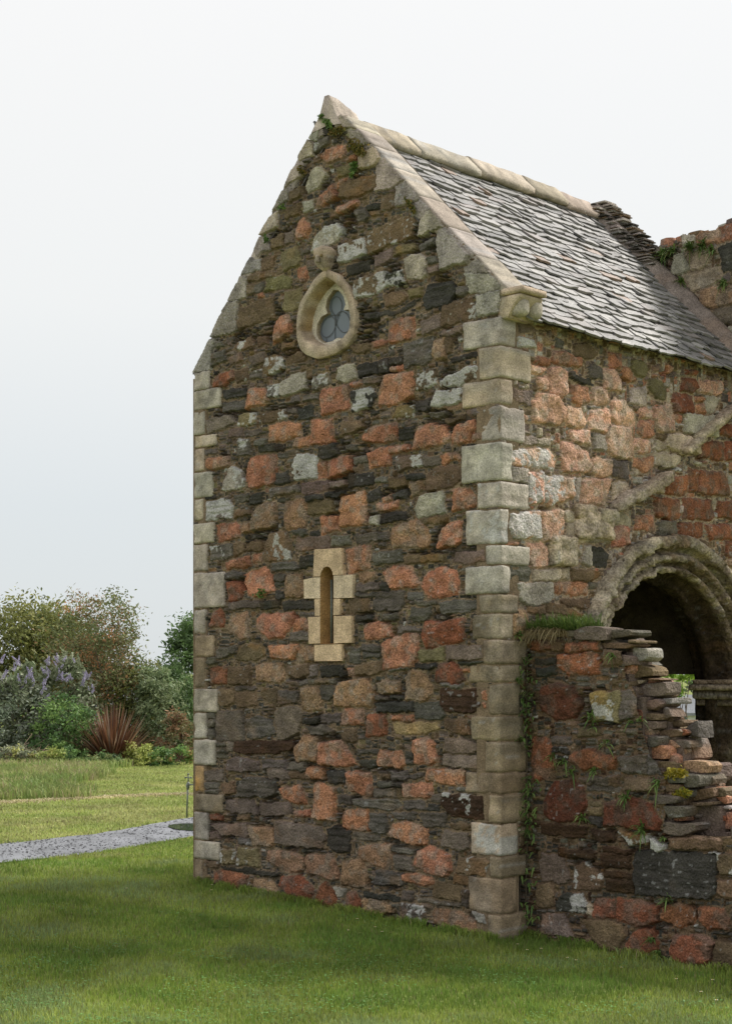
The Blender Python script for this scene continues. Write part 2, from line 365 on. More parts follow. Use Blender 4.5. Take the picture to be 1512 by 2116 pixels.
# ---------------------------------------------------------------- the traced masonry (kind, then the outline as read off the wall)
R3 = """k 435 30 495 40 485 190 410 225 340 230;k 345 235 425 225 400 470 200 520;k 195 530 240 520 205 770 65 805;
o 640 60 760 30 830 60 820 110 700 155 630 150;g 495 110 610 85 620 130 600 160 490 180;p 565 175 615 160 625 190 570 215;o 780 160 915 135 920 270 850 310 775 310;
n 450 290 560 240 700 200 710 360 570 400 420 460 415 400;p 745 350 800 340 830 380 830 470 770 520 690 555 690 470 715 400;n+ 410 560 530 500 545 580 430 620 390 600;n 570 510 640 490 650 560 580 590;
n 770 555 870 540 860 590 760 620;g 240 560 300 545 310 590 240 600;g 220 650 320 610 330 700 210 755;w 340 640 390 620 400 650 330 660;w 345 690 430 640 455 700 360 740;w 510 670 620 640 625 700 540 740;
n+ 625 690 700 650 770 680 770 760 620 815;n 800 680 880 620 950 670 930 700 800 725;r 235 830 300 790 375 780 385 840 320 890 220 905;n+ 390 790 490 760 510 840 410 870;g+ 525 790 600 765 600 840 520 840;
l 830 810 940 790 945 920 770 980 745 970 750 880;g+ 1000 820 1130 780 1145 880 1070 915 1000 920;l 1190 760 1330 710 1345 830 1240 870 1200 840;g+ 655 905 740 880 740 980 650 990;
p 570 905 640 930 665 1020 600 1050 475 1085 480 1030 510 930;b 300 930 490 910 490 970 310 995;g 300 1030 460 1000 470 1080 300 1100;p 1075 930 1280 880 1285 1070 1200 1100 1075 1120 1060 1000;
b++ 1300 940 1450 910 1510 960 1460 1060 1310 1095;g 840 980 900 960 905 1010 830 1030;g 930 965 1050 950 1055 1000 930 1010;b 890 1070 1000 1040 1020 1140 890 1165;w 175 1160 365 1120 400 1180 310 1230 180 1275;
o+ 430 1110 545 1100 555 1180 480 1210 420 1200;n+ 580 1110 780 1080 795 1150 600 1190;g 800 1070 880 1060 885 1110 800 1110;p 660 1200 790 1180 910 1190 915 1290 760 1330 660 1340;
p 990 1170 1150 1150 1170 1340 980 1350;n 1225 1190 1340 1165 1410 1210 1330 1260 1225 1285;p 870 1310 970 1285 970 1360 860 1390;w 350 1240 450 1220 455 1290 340 1300;g 465 1240 590 1230 595 1270 470 1290;
g 555 1320 645 1310 640 1360 550 1370;g+ 410 1310 510 1310 520 1430 410 1440;b 580 1370 700 1350 710 1410 580 1420;b 710 1360 785 1350 790 1390 715 1410;b 1055 1360 1190 1350 1205 1440 1080 1475 1045 1440;
g 1250 1370 1350 1350 1350 1400 1260 1410;g 165 1390 255 1380 255 1420 165 1440;g 730 1420 880 1400 880 1450 730 1460;b 1420 330 1510 310 1510 380 1420 380;b 1350 740 1510 700 1510 800 1350 830;p 1290 870 1390 850 1390 890 1290 900;
n 1290 590 1440 560 1445 620 1340 640"""
R5 = """p 180 30 350 0 355 90 180 125;l+ 370 85 440 110 475 190 465 260 300 270 310 200;p 510 20 700 0 720 30 715 220 510 265 480 180;b 725 140 815 125 820 220 720 235;
n++++ 880 -10 1040 0 1035 180 870 200 845 130;p 1045 60 1110 50 1115 170 1030 190;p 1130 40 1300 0 1310 130 1130 175;g 1320 20 1430 0 1440 50 1320 90;g 1315 70 1430 55 1430 110 1310 130;b 1290 150 1470 130 1480 220 1280 260;
w 1130 210 1250 190 1255 240 1130 270;w 920 230 1130 195 1125 270 950 310 910 300;g 660 260 900 240 905 290 670 325;g 380 310 500 300 510 350 390 380;b 510 310 620 290 610 370 520 390;g+++ 165 370 330 330 380 400 370 490 170 520;
n 390 440 510 430 520 470 390 490;a 580 400 650 370 710 370 720 540 680 580 520 595 530 460;a 800 370 940 335 960 400 940 570 800 585 775 500;n 975 380 1160 350 1165 450 1000 480 960 460;p 1215 320 1400 290 1430 540 1215 565 1205 420;
b 955 320 1070 310 1075 350 960 365;b 1090 300 1240 280 1250 310 1095 345;p 1060 490 1200 470 1215 590 1070 620;p 240 550 400 515 435 560 430 650 260 680;a 430 540 510 520 515 600 440 610;g 850 590 950 580 955 620 850 630;
b 970 600 1050 590 1055 625 970 630;n+ 700 600 780 590 830 690 835 820 620 835 610 780 640 680;w 875 650 1120 630 1135 730 900 745 870 730;g 1145 640 1290 620 1310 690 1150 720;g 1330 630 1512 600 1512 680 1350 690;
g+ 200 710 370 695 380 790 200 830;n 385 700 465 690 465 760 390 800;n 475 690 610 670 610 750 480 760;p 320 840 500 795 520 870 330 900;p 530 790 600 770 605 840 530 850;b 905 790 1020 780 1020 870 900 890;g 690 850 870 840 890 890 700 905;
g 310 920 465 920 475 960 320 975;p 545 900 630 880 690 940 700 1060 600 1120 500 1100 455 1010 470 930;r 340 990 440 980 460 1040 450 1130 335 1150;a 800 930 925 920 945 1080 920 1120 800 1120 790 1000;
p 1255 740 1370 700 1440 720 1450 880 1400 910 1270 930;g 700 940 790 930 790 990 700 990;b 720 1060 790 1060 790 1120 720 1130;g 700 1000 780 1000 780 1020 700 1020;g 350 1150 590 1140 610 1190 360 1210;b 600 1150 750 1140 750 1200 600 1210;
b 760 1150 1025 1130 1025 1200 770 1220;g 900 1230 1020 1225 1020 1260 900 1265;r 225 1240 280 1190 310 1250 310 1350 195 1345;a 370 1240 480 1230 510 1300 490 1450 430 1440 340 1330;
p 600 1250 850 1230 870 1290 830 1350 770 1430 650 1430 555 1360 560 1290;p 860 1290 960 1280 975 1360 850 1375;g 830 1390 980 1380 980 1440 830 1460"""
R6 = """w+ 375 20 560 0 570 80 385 125;w 575 10 700 0 705 60 580 90;p 710 10 850 -20 880 30 720 70;n 620 130 700 80 850 90 890 190 800 250 600 290 600 200;b 450 160 580 140 585 185 460 200;a 470 210 570 195 590 280 480 330;
g 205 195 290 165 300 205 210 225;n 320 180 450 170 450 250 320 260;b 340 300 460 270 465 330 350 350;p 260 320 330 300 335 350 265 365;p 215 390 380 355 385 420 215 440;l 540 320 740 290 750 460 520 495 510 430;
p 815 270 930 250 1000 340 990 410 810 440;b 255 460 450 435 450 510 250 540;l 165 490 230 470 235 540 160 540;a 330 570 520 505 600 560 630 720 520 720 350 740 325 660;p 730 560 875 510 870 700 670 730 700 620;
n 580 500 770 480 770 520 590 545;g 50 650 300 590 320 660 100 695;g 185 770 415 750 425 830 200 860;n 435 790 555 780 555 840 440 855;n 560 790 740 770 735 830 560 840;w 820 770 1060 740 1080 830 900 860 800 830;
p 340 860 480 870 520 950 555 1010 480 1040 330 1055 265 920;p 740 860 850 920 860 1090 750 1120 600 1110 565 1010 620 920;a 60 930 210 915 220 960 80 990;g 60 1010 240 1000 245 1060 60 1075;b 250 1010 310 1010 310 1065 250 1070;
g 60 1085 210 1080 200 1110 60 1115;g 215 1080 430 1065 420 1180 400 1220 175 1220;g 460 1080 570 1065 570 1130 460 1140;n 5 1130 155 1120 160 1230 5 1240;g 520 1140 690 1140 690 1170 520 1170;g 710 1150 990 1130 1020 1190 930 1230 720 1240;
g 490 1200 640 1180 655 1250 620 1300 490 1290;b 50 1260 200 1260 200 1300 60 1310;g 270 1240 390 1235 395 1290 275 1290;p 120 1320 300 1305 330 1410 280 1430 120 1440;r 600 1310 900 1270 905 1440 870 1470 600 1512 570 1400;
p 350 1410 530 1400 545 1560 500 1660 270 1680 260 1480;g 375 1350 565 1340 565 1380 380 1390;b 150 280 240 250 250 340 150 375"""
R7 = """g 245 90 400 50 410 110 280 155;g 180 160 250 140 250 190 190 210;n 425 60 600 45 630 130 560 170 415 165;p 655 60 880 45 890 80 850 160 680 150;a 900 50 1020 60 1025 180 890 185 880 90;r 195 240 320 210 335 280 320 360 210 365;
n 335 230 510 215 520 350 350 365;a 555 210 770 185 780 310 740 345 560 330;n 800 230 960 200 975 270 900 305 800 290;g 985 210 1040 205 1040 300 985 305;b 1060 215 1245 205 1255 290 1070 300;p 1265 235 1330 230 1330 295 1270 300;
g 390 380 540 370 560 395 410 405;n 275 400 390 390 390 500 310 535 275 500;n 400 420 560 415 560 520 420 535;n 595 400 730 390 725 520 610 470;g 735 415 890 405 890 500 740 525;g 820 330 960 320 960 350 830 360;g 970 320 1180 315 1180 350 970 360;
a 900 380 1050 375 1080 550 1030 575 930 550;g 1060 375 1170 370 1180 430 1130 480 1065 470;a 1210 330 1420 315 1480 470 1450 530 1180 530 1170 440;w 260 570 450 565 470 790 240 805 245 660;g 190 580 240 575 240 625 190 630;
g 190 640 240 635 235 690 190 690;g 185 700 235 700 235 780 190 780;g 470 640 580 605 690 640 700 740 540 790 485 770;w 700 570 760 540 905 545 920 620 890 730 800 780 715 790;d 390 800 850 795 860 850 700 900 450 900 390 880;
p 1240 545 1390 550 1390 680 1300 680 1215 680;g 1070 590 1230 585 1220 650 1070 660;b 930 620 1050 615 1040 660 930 670;g 970 685 1100 670 1165 720 1150 755 990 750;a 930 760 1040 760 1040 970 870 965 860 860;
p 1050 810 1230 790 1340 980 1260 1000 1045 985;n 1230 720 1340 710 1350 800 1240 800;w 335 940 400 925 590 960 585 1030 460 1045 340 1030;w 330 810 380 810 385 880 330 890;g 255 820 320 815 320 840 255 845;g 255 850 325 850 325 890 255 895;
g 255 905 330 905 330 930 255 935;g 600 960 790 950 800 1010 620 1010;g 805 965 940 960 950 1030 810 1020;w 160 1030 305 1030 305 1110 165 1110;w 640 1010 820 1010 820 1110 640 1095;n 830 1040 945 1040 945 1095 830 1095;
p 955 1000 1090 1000 1090 1105 950 1105;b 1105 1035 1250 1035 1275 1130 1130 1130;p 1270 1035 1450 1045 1465 1220 1410 1240 1290 1185;g 440 1110 510 1080 700 1105 710 1210 690 1240 415 1240;n 275 1130 390 1120 400 1210 310 1215;
g 165 1120 270 1120 265 1165 165 1165;g 170 1175 260 1175 260 1200 170 1200;p 745 1160 910 1150 960 1290 860 1290 780 1250;p 1020 1130 1185 1160 1175 1425 1000 1395 1010 1280;w 315 1260 540 1255 580 1360 560 1380 315 1345;
w 590 1285 830 1280 840 1370 750 1390 590 1380;p 860 1340 980 1335 985 1400 870 1390;g 1200 1230 1310 1235 1310 1300 1200 1290;p 1230 1350 1430 1330 1445 1500 1370 1512 1230 1470"""
R8 = """g 100 50 250 45 250 100 110 105;g 110 115 250 110 250 150 120 155;g 0 70 90 75 90 180 0 185;o 540 90 740 75 750 160 560 180;w 755 65 1045 50 1050 160 780 170;n 50 200 290 185 305 250 150 285 50 280;g 310 200 450 185 460 240 320 265;
b 470 200 680 190 690 230 470 240;r 700 200 780 180 880 230 905 320 860 345 680 345 675 250;p 890 230 940 225 930 260 890 260;b 850 180 1050 180 1060 195 860 200;a 430 300 480 255 590 260 650 370 650 440 610 480 450 485;
a 210 350 300 325 390 350 410 430 210 435;g 205 450 300 450 300 480 205 485;b 320 450 440 450 440 475 325 480;b 200 505 500 495 510 570 230 580;g 510 500 700 495 760 600 690 640 510 625;d 715 400 1000 390 1040 470 1020 560 940 585 780 575 705 520;
p 1045 410 1090 410 1090 480 1050 480;p 1045 490 1085 490 1075 550 1050 545;g 720 355 890 350 890 380 730 375;p 0 560 60 550 110 580 100 670 0 680;r 150 590 290 590 295 750 135 760;p 320 595 500 600 500 650 330 640;y 335 660 680 660 700 700 600 745 370 740;
n 740 640 910 630 950 750 880 755 750 700;p 510 790 600 770 665 820 690 970 630 990 505 980;p 230 880 400 875 430 990 390 1010 230 1010;b 75 950 220 950 220 1010 90 1005;g 60 870 220 870 225 900 60 900;w 755 780 900 790 1060 840 1065 890 820 890 745 880;
w 735 905 1065 910 1000 1025 720 990;b 430 890 495 890 495 940 430 945;g 440 950 500 950 500 985 440 985;p 610 1020 880 1010 910 1050 890 1150 720 1130 590 1110;p 430 1130 640 1130 650 1230 600 1260 430 1245;g 320 1040 460 1035 465 1110 330 1110;
g 470 1060 570 1050 575 1090 470 1090;g 190 1180 360 1170 360 1240 200 1240;n 365 1190 420 1190 420 1240 370 1245;g 230 1120 330 1115 340 1160 230 1165;b 350 1130 430 1130 430 1170 350 1170;d+ 730 1210 1050 1230 1060 1420 800 1390 720 1300;
g 420 1270 590 1280 600 1340 440 1340;b 620 1300 710 1300 700 1350 610 1350;g 640 1220 715 1215 710 1285 650 1280;g 40 1260 380 1260 400 1300 330 1350 50 1310;g 165 1370 290 1370 300 1490 280 1530 200 1520 165 1480;g 330 1360 530 1370 520 1420 350 1410;
g 540 1370 770 1370 750 1480 600 1470"""
B1 = """w 200 310 490 320 500 400 480 420 290 400;n 400 255 500 260 500 290 410 295;r 190 235 290 250 290 290 200 285;w 190 370 285 375 285 435 195 430;a 510 330 700 340 715 470 660 495 540 480 500 370;w 725 290 1070 340 1090 400 1080 500 900 500 720 470;
b 1110 350 1190 325 1305 370 1290 540 1200 550 1115 480;o+ 290 520 390 525 390 620 290 625;o+ 415 500 580 510 585 650 410 630;a 650 520 850 530 930 580 930 680 850 700 720 650 640 590;a 950 560 1160 550 1215 740 1160 760 960 700 940 620;
a 1240 610 1390 590 1430 720 1440 830 1230 790 1225 700;b 280 650 520 665 750 700 750 720 540 710 300 670;r 230 690 310 675 490 720 470 830 380 830 230 780;a 540 750 620 740 700 770 740 840 720 885 530 850;r 760 720 900 720 1000 790 1010 870 960 920 830 890 750 800;
r 1040 800 1100 765 1180 850 1185 930 1150 955 1020 945;l 1160 810 1250 820 1240 890 1180 880;r 1265 840 1340 840 1365 920 1360 1000 1310 1010 1255 1000;g 420 420 510 430 510 480 420 470;n 160 600 280 610 270 660 165 640"""
B2 = """g 30 385 240 400 240 440 100 445 30 410;n 790 315 950 330 940 370 800 345;w 740 365 930 400 940 500 880 525 715 490;p 330 320 440 290 625 350 610 470 490 480 310 410;a 80 500 240 460 340 480 320 640 270 670 80 580;g 350 560 480 570 510 690 370 670;
p 520 510 640 490 780 560 800 680 740 735 600 700 505 640;n+ 850 580 1060 570 1110 610 1070 730 830 690;n 810 700 960 740 950 810 815 770;p 430 710 510 700 650 750 650 790 600 805 430 760;g 210 680 420 700 430 800 200 790;n 670 775 870 800 875 930 660 880;
b 880 830 940 850 930 980 885 950;b 110 840 395 880 395 925 130 890;g 410 840 500 850 495 930 405 910;w 510 880 880 950 860 970 540 920;g+ 400 940 580 960 600 1020 580 1100 430 1095 400 1050;a 670 980 880 1000 990 1080 1000 1165 880 1170 660 1090 650 1020;
l 970 1005 1060 1020 1075 1100 1000 1080;a 95 910 180 895 320 960 330 1010 180 1035 120 1010;g 340 490 510 510 500 550 340 540"""
R4 = """n++ 50 70 280 0 290 120 180 190 60 220;b+ 300 10 420 -10 430 90 390 115 290 110;n 270 190 400 150 460 190 400 250 280 280;o 470 150 560 120 560 190 480 215;b 600 110 800 75 830 150 780 250 610 290 570 200;g 840 130 930 110 930 170 845 190;
n+ 730 270 950 205 1000 300 990 360 850 400 720 430;b 130 340 400 290 510 230 520 270 380 330 130 390;w 575 380 720 330 720 430 580 500;p 330 380 450 360 510 370 510 500 420 540 320 565 305 500;w 730 460 885 430 880 480 720 510;p 175 550 295 540 295 590 180 610;
g 420 560 655 500 640 700 600 720 430 755;a 655 540 740 510 750 690 680 700 645 650;n 740 510 800 500 805 630 750 640;b 790 680 1000 630 1015 670 810 710;b 130 720 310 680 320 780 130 810;b 325 680 415 665 415 720 320 730;p 330 740 415 730 415 770 330 790;
p 275 800 490 785 510 850 490 980 400 1030 235 1060 245 920;n+ 540 810 670 770 685 880 620 920 530 930;n+++ 720 850 900 760 1000 740 1010 830 850 890 720 900;n++ 690 940 870 900 880 1020 700 1060 640 1050;b 525 1010 630 1000 630 1070 590 1100 530 1080;
o+ 370 1060 510 1030 500 1130 340 1150;p 100 1290 180 1220 370 1185 380 1320 200 1345 110 1330;b 395 1250 510 1215 510 1310 395 1320;p 540 1220 660 1180 740 1210 790 1300 760 1350 600 1385 495 1390 520 1280;
p 830 1210 970 1145 985 1220 950 1340 800 1360 800 1270;p 970 1280 1030 1260 1035 1320 965 1340;n 740 1160 900 1120 910 1160 740 1200;a 750 1070 880 1040 890 1070 760 1100;g 620 1110 750 1090 750 1130 620 1150;g 920 1090 1030 1070 1040 1120 930 1130;
p 155 1420 315 1370 325 1510 155 1535;p 320 1380 470 1350 485 1400 320 1440;g 120 840 270 810 260 870 130 890;k 905 20 1100 10 1215 130 1050 170 940 170;k 1000 190 1190 140 1160 320 1010 360"""
R1 = """l 980 330 1030 310 1060 330 1045 420 970 400;l 1045 290 1075 260 1100 360 1060 390;l 965 400 1000 430 1005 530 900 575 880 540;l 865 610 920 600 915 690 860 720 770 800 800 700;l 720 830 810 790 810 880 730 940 665 975;l 700 980 725 960 725 1090 650 1140 590 1160 620 1050;
k 560 1160 650 1150 680 1260 560 1310 525 1270;k 500 1320 590 1340 590 1420 440 1460;k 410 1512 430 1480 490 1460 490 1600;g+ 1010 430 1130 370 1140 430 1010 510;b 1090 240 1160 230 1160 280 1090 310;b 1080 330 1130 310 1140 360 1080 370;
p 1085 510 1190 440 1250 450 1255 540 1110 600 1070 550;n 1010 540 1080 510 1070 570 1010 600;p 1260 560 1330 530 1350 560 1260 590;o 1190 640 1330 580 1350 660 1200 720;l 990 640 1060 620 1110 680 1060 760 970 825 940 790 960 700;n 820 810 920 770 920 850 820 900;
p 1130 780 1170 750 1200 850 1080 930 1030 920 1050 860;p 1185 750 1270 710 1275 740 1190 770;n 1260 740 1400 690 1500 680 1500 780 1380 850 1210 870 1220 790;p 1200 920 1350 870 1365 910 1220 980 1165 980;g 1330 960 1420 930 1440 1020 1350 1045;
n 810 940 900 910 900 990 790 1030;l 915 900 1000 870 1010 950 930 985;p 880 1060 940 1020 985 1100 960 1180 890 1180 865 1120;n 680 1190 780 1130 780 1240 690 1260;w 790 1140 860 1110 860 1210 790 1230;l+ 1020 1160 1100 1090 1200 1060 1235 1110 1190 1210 1000 1290;
n+++ 1210 1240 1400 1170 1415 1300 1200 1370;o 760 1290 870 1250 910 1300 900 1380 770 1440 750 1370;n 600 1350 710 1310 690 1400 600 1440;g 920 1270 980 1240 990 1290 910 1310;b 1260 1390 1440 1350 1450 1420 1270 1480;p 870 1420 940 1390 960 1500 905 1530;
n 500 1470 700 1430 700 1480 500 1512"""
R2 = """l 40 250 100 205 190 310 110 320 40 300;l 160 340 240 330 320 430 230 480 170 420;s 225 550 340 450 400 540 360 610 230 640;l 370 600 420 540 580 710 540 740 480 790 355 810;k 520 770 600 735 710 860 680 890 510 940;k 620 930 690 860 790 950 700 1030 640 1010;
l 730 980 800 950 890 1080 830 1120 680 1155;k 840 1100 900 1080 1090 1310 1060 1370 870 1420 830 1200;k 1050 1400 1180 1330 1300 1500 1200 1500 1060 1540;n+ 290 1140 600 1010 650 1040 650 1170 400 1260 290 1310;n 400 870 495 830 500 940 400 970;
b 300 920 390 900 385 950 310 970;n 320 980 390 960 390 1000 320 1010;g 690 1230 825 1180 825 1230 700 1280;o 520 1250 660 1210 660 1270 520 1310;w 350 1310 480 1270 480 1350 350 1400;g 765 1330 830 1310 840 1360 770 1380;w 770 1410 850 1380 860 1430 780 1460;
l 590 1340 680 1300 760 1330 755 1460 680 1500 600 1500"""
T4 = """w 140 195 230 210 290 260 170 270;l++ 140 290 260 310 275 360 145 350;y 320 295 375 310 370 335 320 335;g 400 310 450 320 440 370 400 360;n 510 340 600 340 670 400 640 440 510 410;p 375 380 550 410 555 490 430 480 370 450;p 285 420 360 430 365 480 285 475;
P 235 470 340 500 300 535 240 525;P 350 500 400 485 460 520 465 660 430 690 370 660 350 600;P 275 560 340 545 350 640 300 640;g 600 500 640 460 690 500 690 560 620 555;g 475 520 510 520 510 560 475 560;b 515 540 620 560 650 600 500 575;
p 730 395 815 400 810 490 740 495;P 700 500 760 490 810 560 800 640 700 620 690 540;p 820 480 860 500 910 580 860 585 815 540;o 885 440 940 435 980 500 960 540 900 535 875 480;w 1010 480 1060 465 1065 500 1010 510;p 1095 460 1140 480 1130 530 1095 520;
o 990 555 1060 570 1105 640 1100 700 1030 690 985 610;l 875 630 970 600 980 640 970 730 865 710;r 1200 555 1290 565 1300 610 1270 650 1190 640;P 1310 570 1440 570 1450 640 1410 670 1305 640;r 1150 650 1270 670 1280 780 1150 770 1135 700;r 1220 500 1300 510 1290 540 1220 530;
p 500 600 600 605 620 700 560 730 500 710 505 640;P 640 610 720 620 730 720 650 730 630 680;P 750 700 830 690 905 810 900 860 780 850 740 800;P 290 660 400 670 450 740 450 840 400 855 250 840 245 720;P 465 740 560 735 590 840 560 885 470 870 455 800;
P 620 770 730 745 740 860 700 900 610 890 600 820;P 920 760 960 740 1010 770 1000 820 930 810;P 1020 740 1130 720 1150 790 1150 895 1050 900 1015 800;p 1150 780 1195 790 1190 830 1150 815;p 1285 670 1340 680 1340 710 1285 705;p 1290 725 1340 720 1345 780 1295 780;
w 125 620 240 640 240 735 120 700;p 920 830 1010 830 1020 930 960 940 915 900;P 715 860 880 870 895 1000 890 1070 750 1050 710 980;P 480 890 600 890 620 980 500 960;l 635 910 700 915 710 1010 640 1010;P 905 940 990 960 995 1030 920 1035 895 990;
n 1040 910 1100 910 1080 950 1035 935;s 1030 950 1095 975 1090 1015 1010 1010;l 200 920 270 940 270 985 205 980;l 270 940 365 945 365 985 280 985;P++ 100 1000 360 1000 400 1080 390 1135 120 1110;P 430 960 500 960 600 1030 630 1110 600 1160 440 1150 420 1010;
P 640 1060 740 1070 745 1160 700 1190 610 1170;g 755 1070 860 1075 860 1190 760 1180;p 900 1070 1010 1065 1010 1130 960 1160 895 1120;s 1020 1020 1190 1050 1180 1100 1100 1130 1010 1110;s 1090 910 1190 910 1310 950 1315 1040 1150 1020 1090 980;
l 1210 780 1430 800 1430 930 1300 920 1210 900;l 1350 670 1440 680 1400 780 1350 770;r 1320 960 1460 960 1460 1080 1320 1060;r 1435 850 1512 855 1512 935 1430 900;r 1470 960 1560 960 1560 1080 1470 1080;l 110 1110 215 1130 210 1230 120 1215;
P++ 215 1150 310 1150 320 1350 230 1360 220 1250;P+ 320 1180 400 1170 510 1190 515 1310 350 1370 320 1330;P 565 1200 740 1195 735 1270 700 1370 560 1340;l 520 1200 555 1200 550 1340 525 1330;r 1100 1180 1240 1180 1240 1270 1220 1305 1100 1300;
r 1240 1130 1290 1140 1290 1270 1245 1280;r 1300 1140 1450 1150 1490 1200 1500 1310 1300 1290;r 1030 1320 1180 1330 1185 1440 1130 1460 1025 1430;r 1200 1320 1380 1330 1395 1440 1380 1460 1210 1450;r 1430 1340 1560 1345 1560 1460 1425 1440;s 760 1230 840 1210 880 1290 760 1330;
s 960 1260 1090 1190 1090 1290 1000 1290"""
T5 = """P+++ 105 370 300 355 305 530 120 540 95 440;P+ 305 360 440 345 450 540 320 545;s 450 360 560 360 580 420 470 420;s 590 360 690 360 690 410 620 420 580 400;s 700 370 800 350 875 400 870 450 760 430 695 410;p 905 390 1025 385 1025 475 900 475;
g 1040 420 1150 420 1160 515 1030 510;r 1170 430 1330 430 1330 530 1180 520;r 1340 440 1530 440 1530 540 1370 535;s 470 430 700 440 740 460 735 550 600 560 470 540;p 745 445 870 465 860 570 760 595 750 500;P 220 560 320 550 345 590 340 700 240 715 215 620;
s 370 570 440 560 530 610 540 690 420 710 355 700;s 480 570 560 600 560 650 535 610;b 620 580 700 590 735 640 720 720 620 700;l 580 590 615 580 615 710 560 690;g 100 700 230 710 230 795 100 790;s 240 730 420 725 430 760 400 795 250 800;s 425 720 480 720 480 790 430 780;
n 490 725 640 730 690 760 620 800 495 795;p 390 810 600 805 600 890 480 895 390 870;l 155 810 370 810 385 900 340 945 240 950 160 920;n 340 935 440 950 570 1010 540 1030 340 1000;n 430 920 600 920 590 980 450 950;g 610 810 660 810 650 850 610 850;
n 215 955 320 960 320 1010 215 1000;r 1470 550 1560 560 1560 660 1470 640;a 170 960 215 1000 215 1160 120 1160 120 1010"""
T6 = """r 235 140 360 140 365 200 235 205;n 365 145 435 140 435 200 370 205;r 450 150 650 150 660 205 450 210;r 410 225 600 205 665 250 665 350 480 355 400 290;b 250 260 390 250 390 290 250 290;b 275 310 395 305 395 355 275 360;n 690 200 810 200 820 250 790 290 690 290;
R 300 430 400 410 500 430 550 540 500 630 400 645 290 580;o+ 610 460 740 460 760 640 640 650;o+ 740 460 800 455 800 655 765 650;g 800 470 850 460 905 520 910 580 880 620 800 650;n 530 690 665 685 665 735 540 745;r 245 750 330 750 360 790 375 940 330 1010 240 1040 235 850;
g 370 750 480 745 490 790 370 795;b 370 810 470 810 470 850 370 850;r 490 850 600 830 770 870 760 950 560 955 470 900;g 790 880 960 870 970 980 820 980;g 970 870 1100 860 1110 940 1060 985 970 980;g 540 1010 790 1000 790 1050 560 1050;
g 590 1060 800 1060 800 1090 590 1090;n 830 1010 1010 1010 1010 1090 830 1090;R 380 1040 500 1015 570 1070 585 1180 540 1280 400 1290 305 1240 310 1150;R 700 1180 850 1130 1000 1170 1060 1280 1050 1350 900 1340 690 1310;n 590 1160 680 1160 680 1195 590 1195;
n 590 1200 680 1205 675 1245 590 1240;b 600 1250 680 1260 680 1310 610 1300;d 290 1290 590 1320 580 1390 300 1370;d 605 1335 770 1345 770 1410 640 1410;n+ 780 1350 980 1370 970 1440 850 1430;l+++ 990 1390 1080 1450 1060 1470 990 1465;n 1100 1390 1440 1400 1440 1470 1110 1460"""
T7 = """d 410 400 640 430 640 470 410 450;d 690 390 880 410 880 430 700 430;w 290 440 440 450 480 590 460 620 300 610;n+ 520 500 570 480 650 540 690 590 670 665 560 665 490 650;d 670 440 870 440 870 530 680 520;d 690 545 870 555 870 590 700 580;
b 890 415 1280 425 1410 450 1410 700 1380 725 900 690 880 560;d 720 600 880 610 890 680 720 670;n+ 1300 430 1540 440 1540 560 1440 570 1400 450;n 1420 600 1540 610 1540 710 1420 700;n 270 640 340 625 370 700 370 770 280 770;b+ 450 680 560 690 600 800 560 820 400 790 400 720;
s 595 750 620 760 615 820 590 815;r 640 720 760 730 770 840 690 850 620 830;r 780 720 930 720 1040 770 1040 880 900 895 775 860;r 1075 770 1150 750 1280 780 1270 890 1180 900 1050 870;r 1290 770 1440 780 1490 880 1480 910 1360 915 1300 850;
w 300 815 440 820 500 960 300 945;n 560 860 700 860 800 890 820 950 790 1050 670 1050 600 950;r 890 920 940 895 1010 905 1050 1000 1030 1070 960 1090 850 1070 830 1000;r 1140 950 1300 950 1395 1000 1370 1110 1290 1140 1130 1110 1100 1050;n 1400 990 1540 1000 1540 1170 1380 1140"""
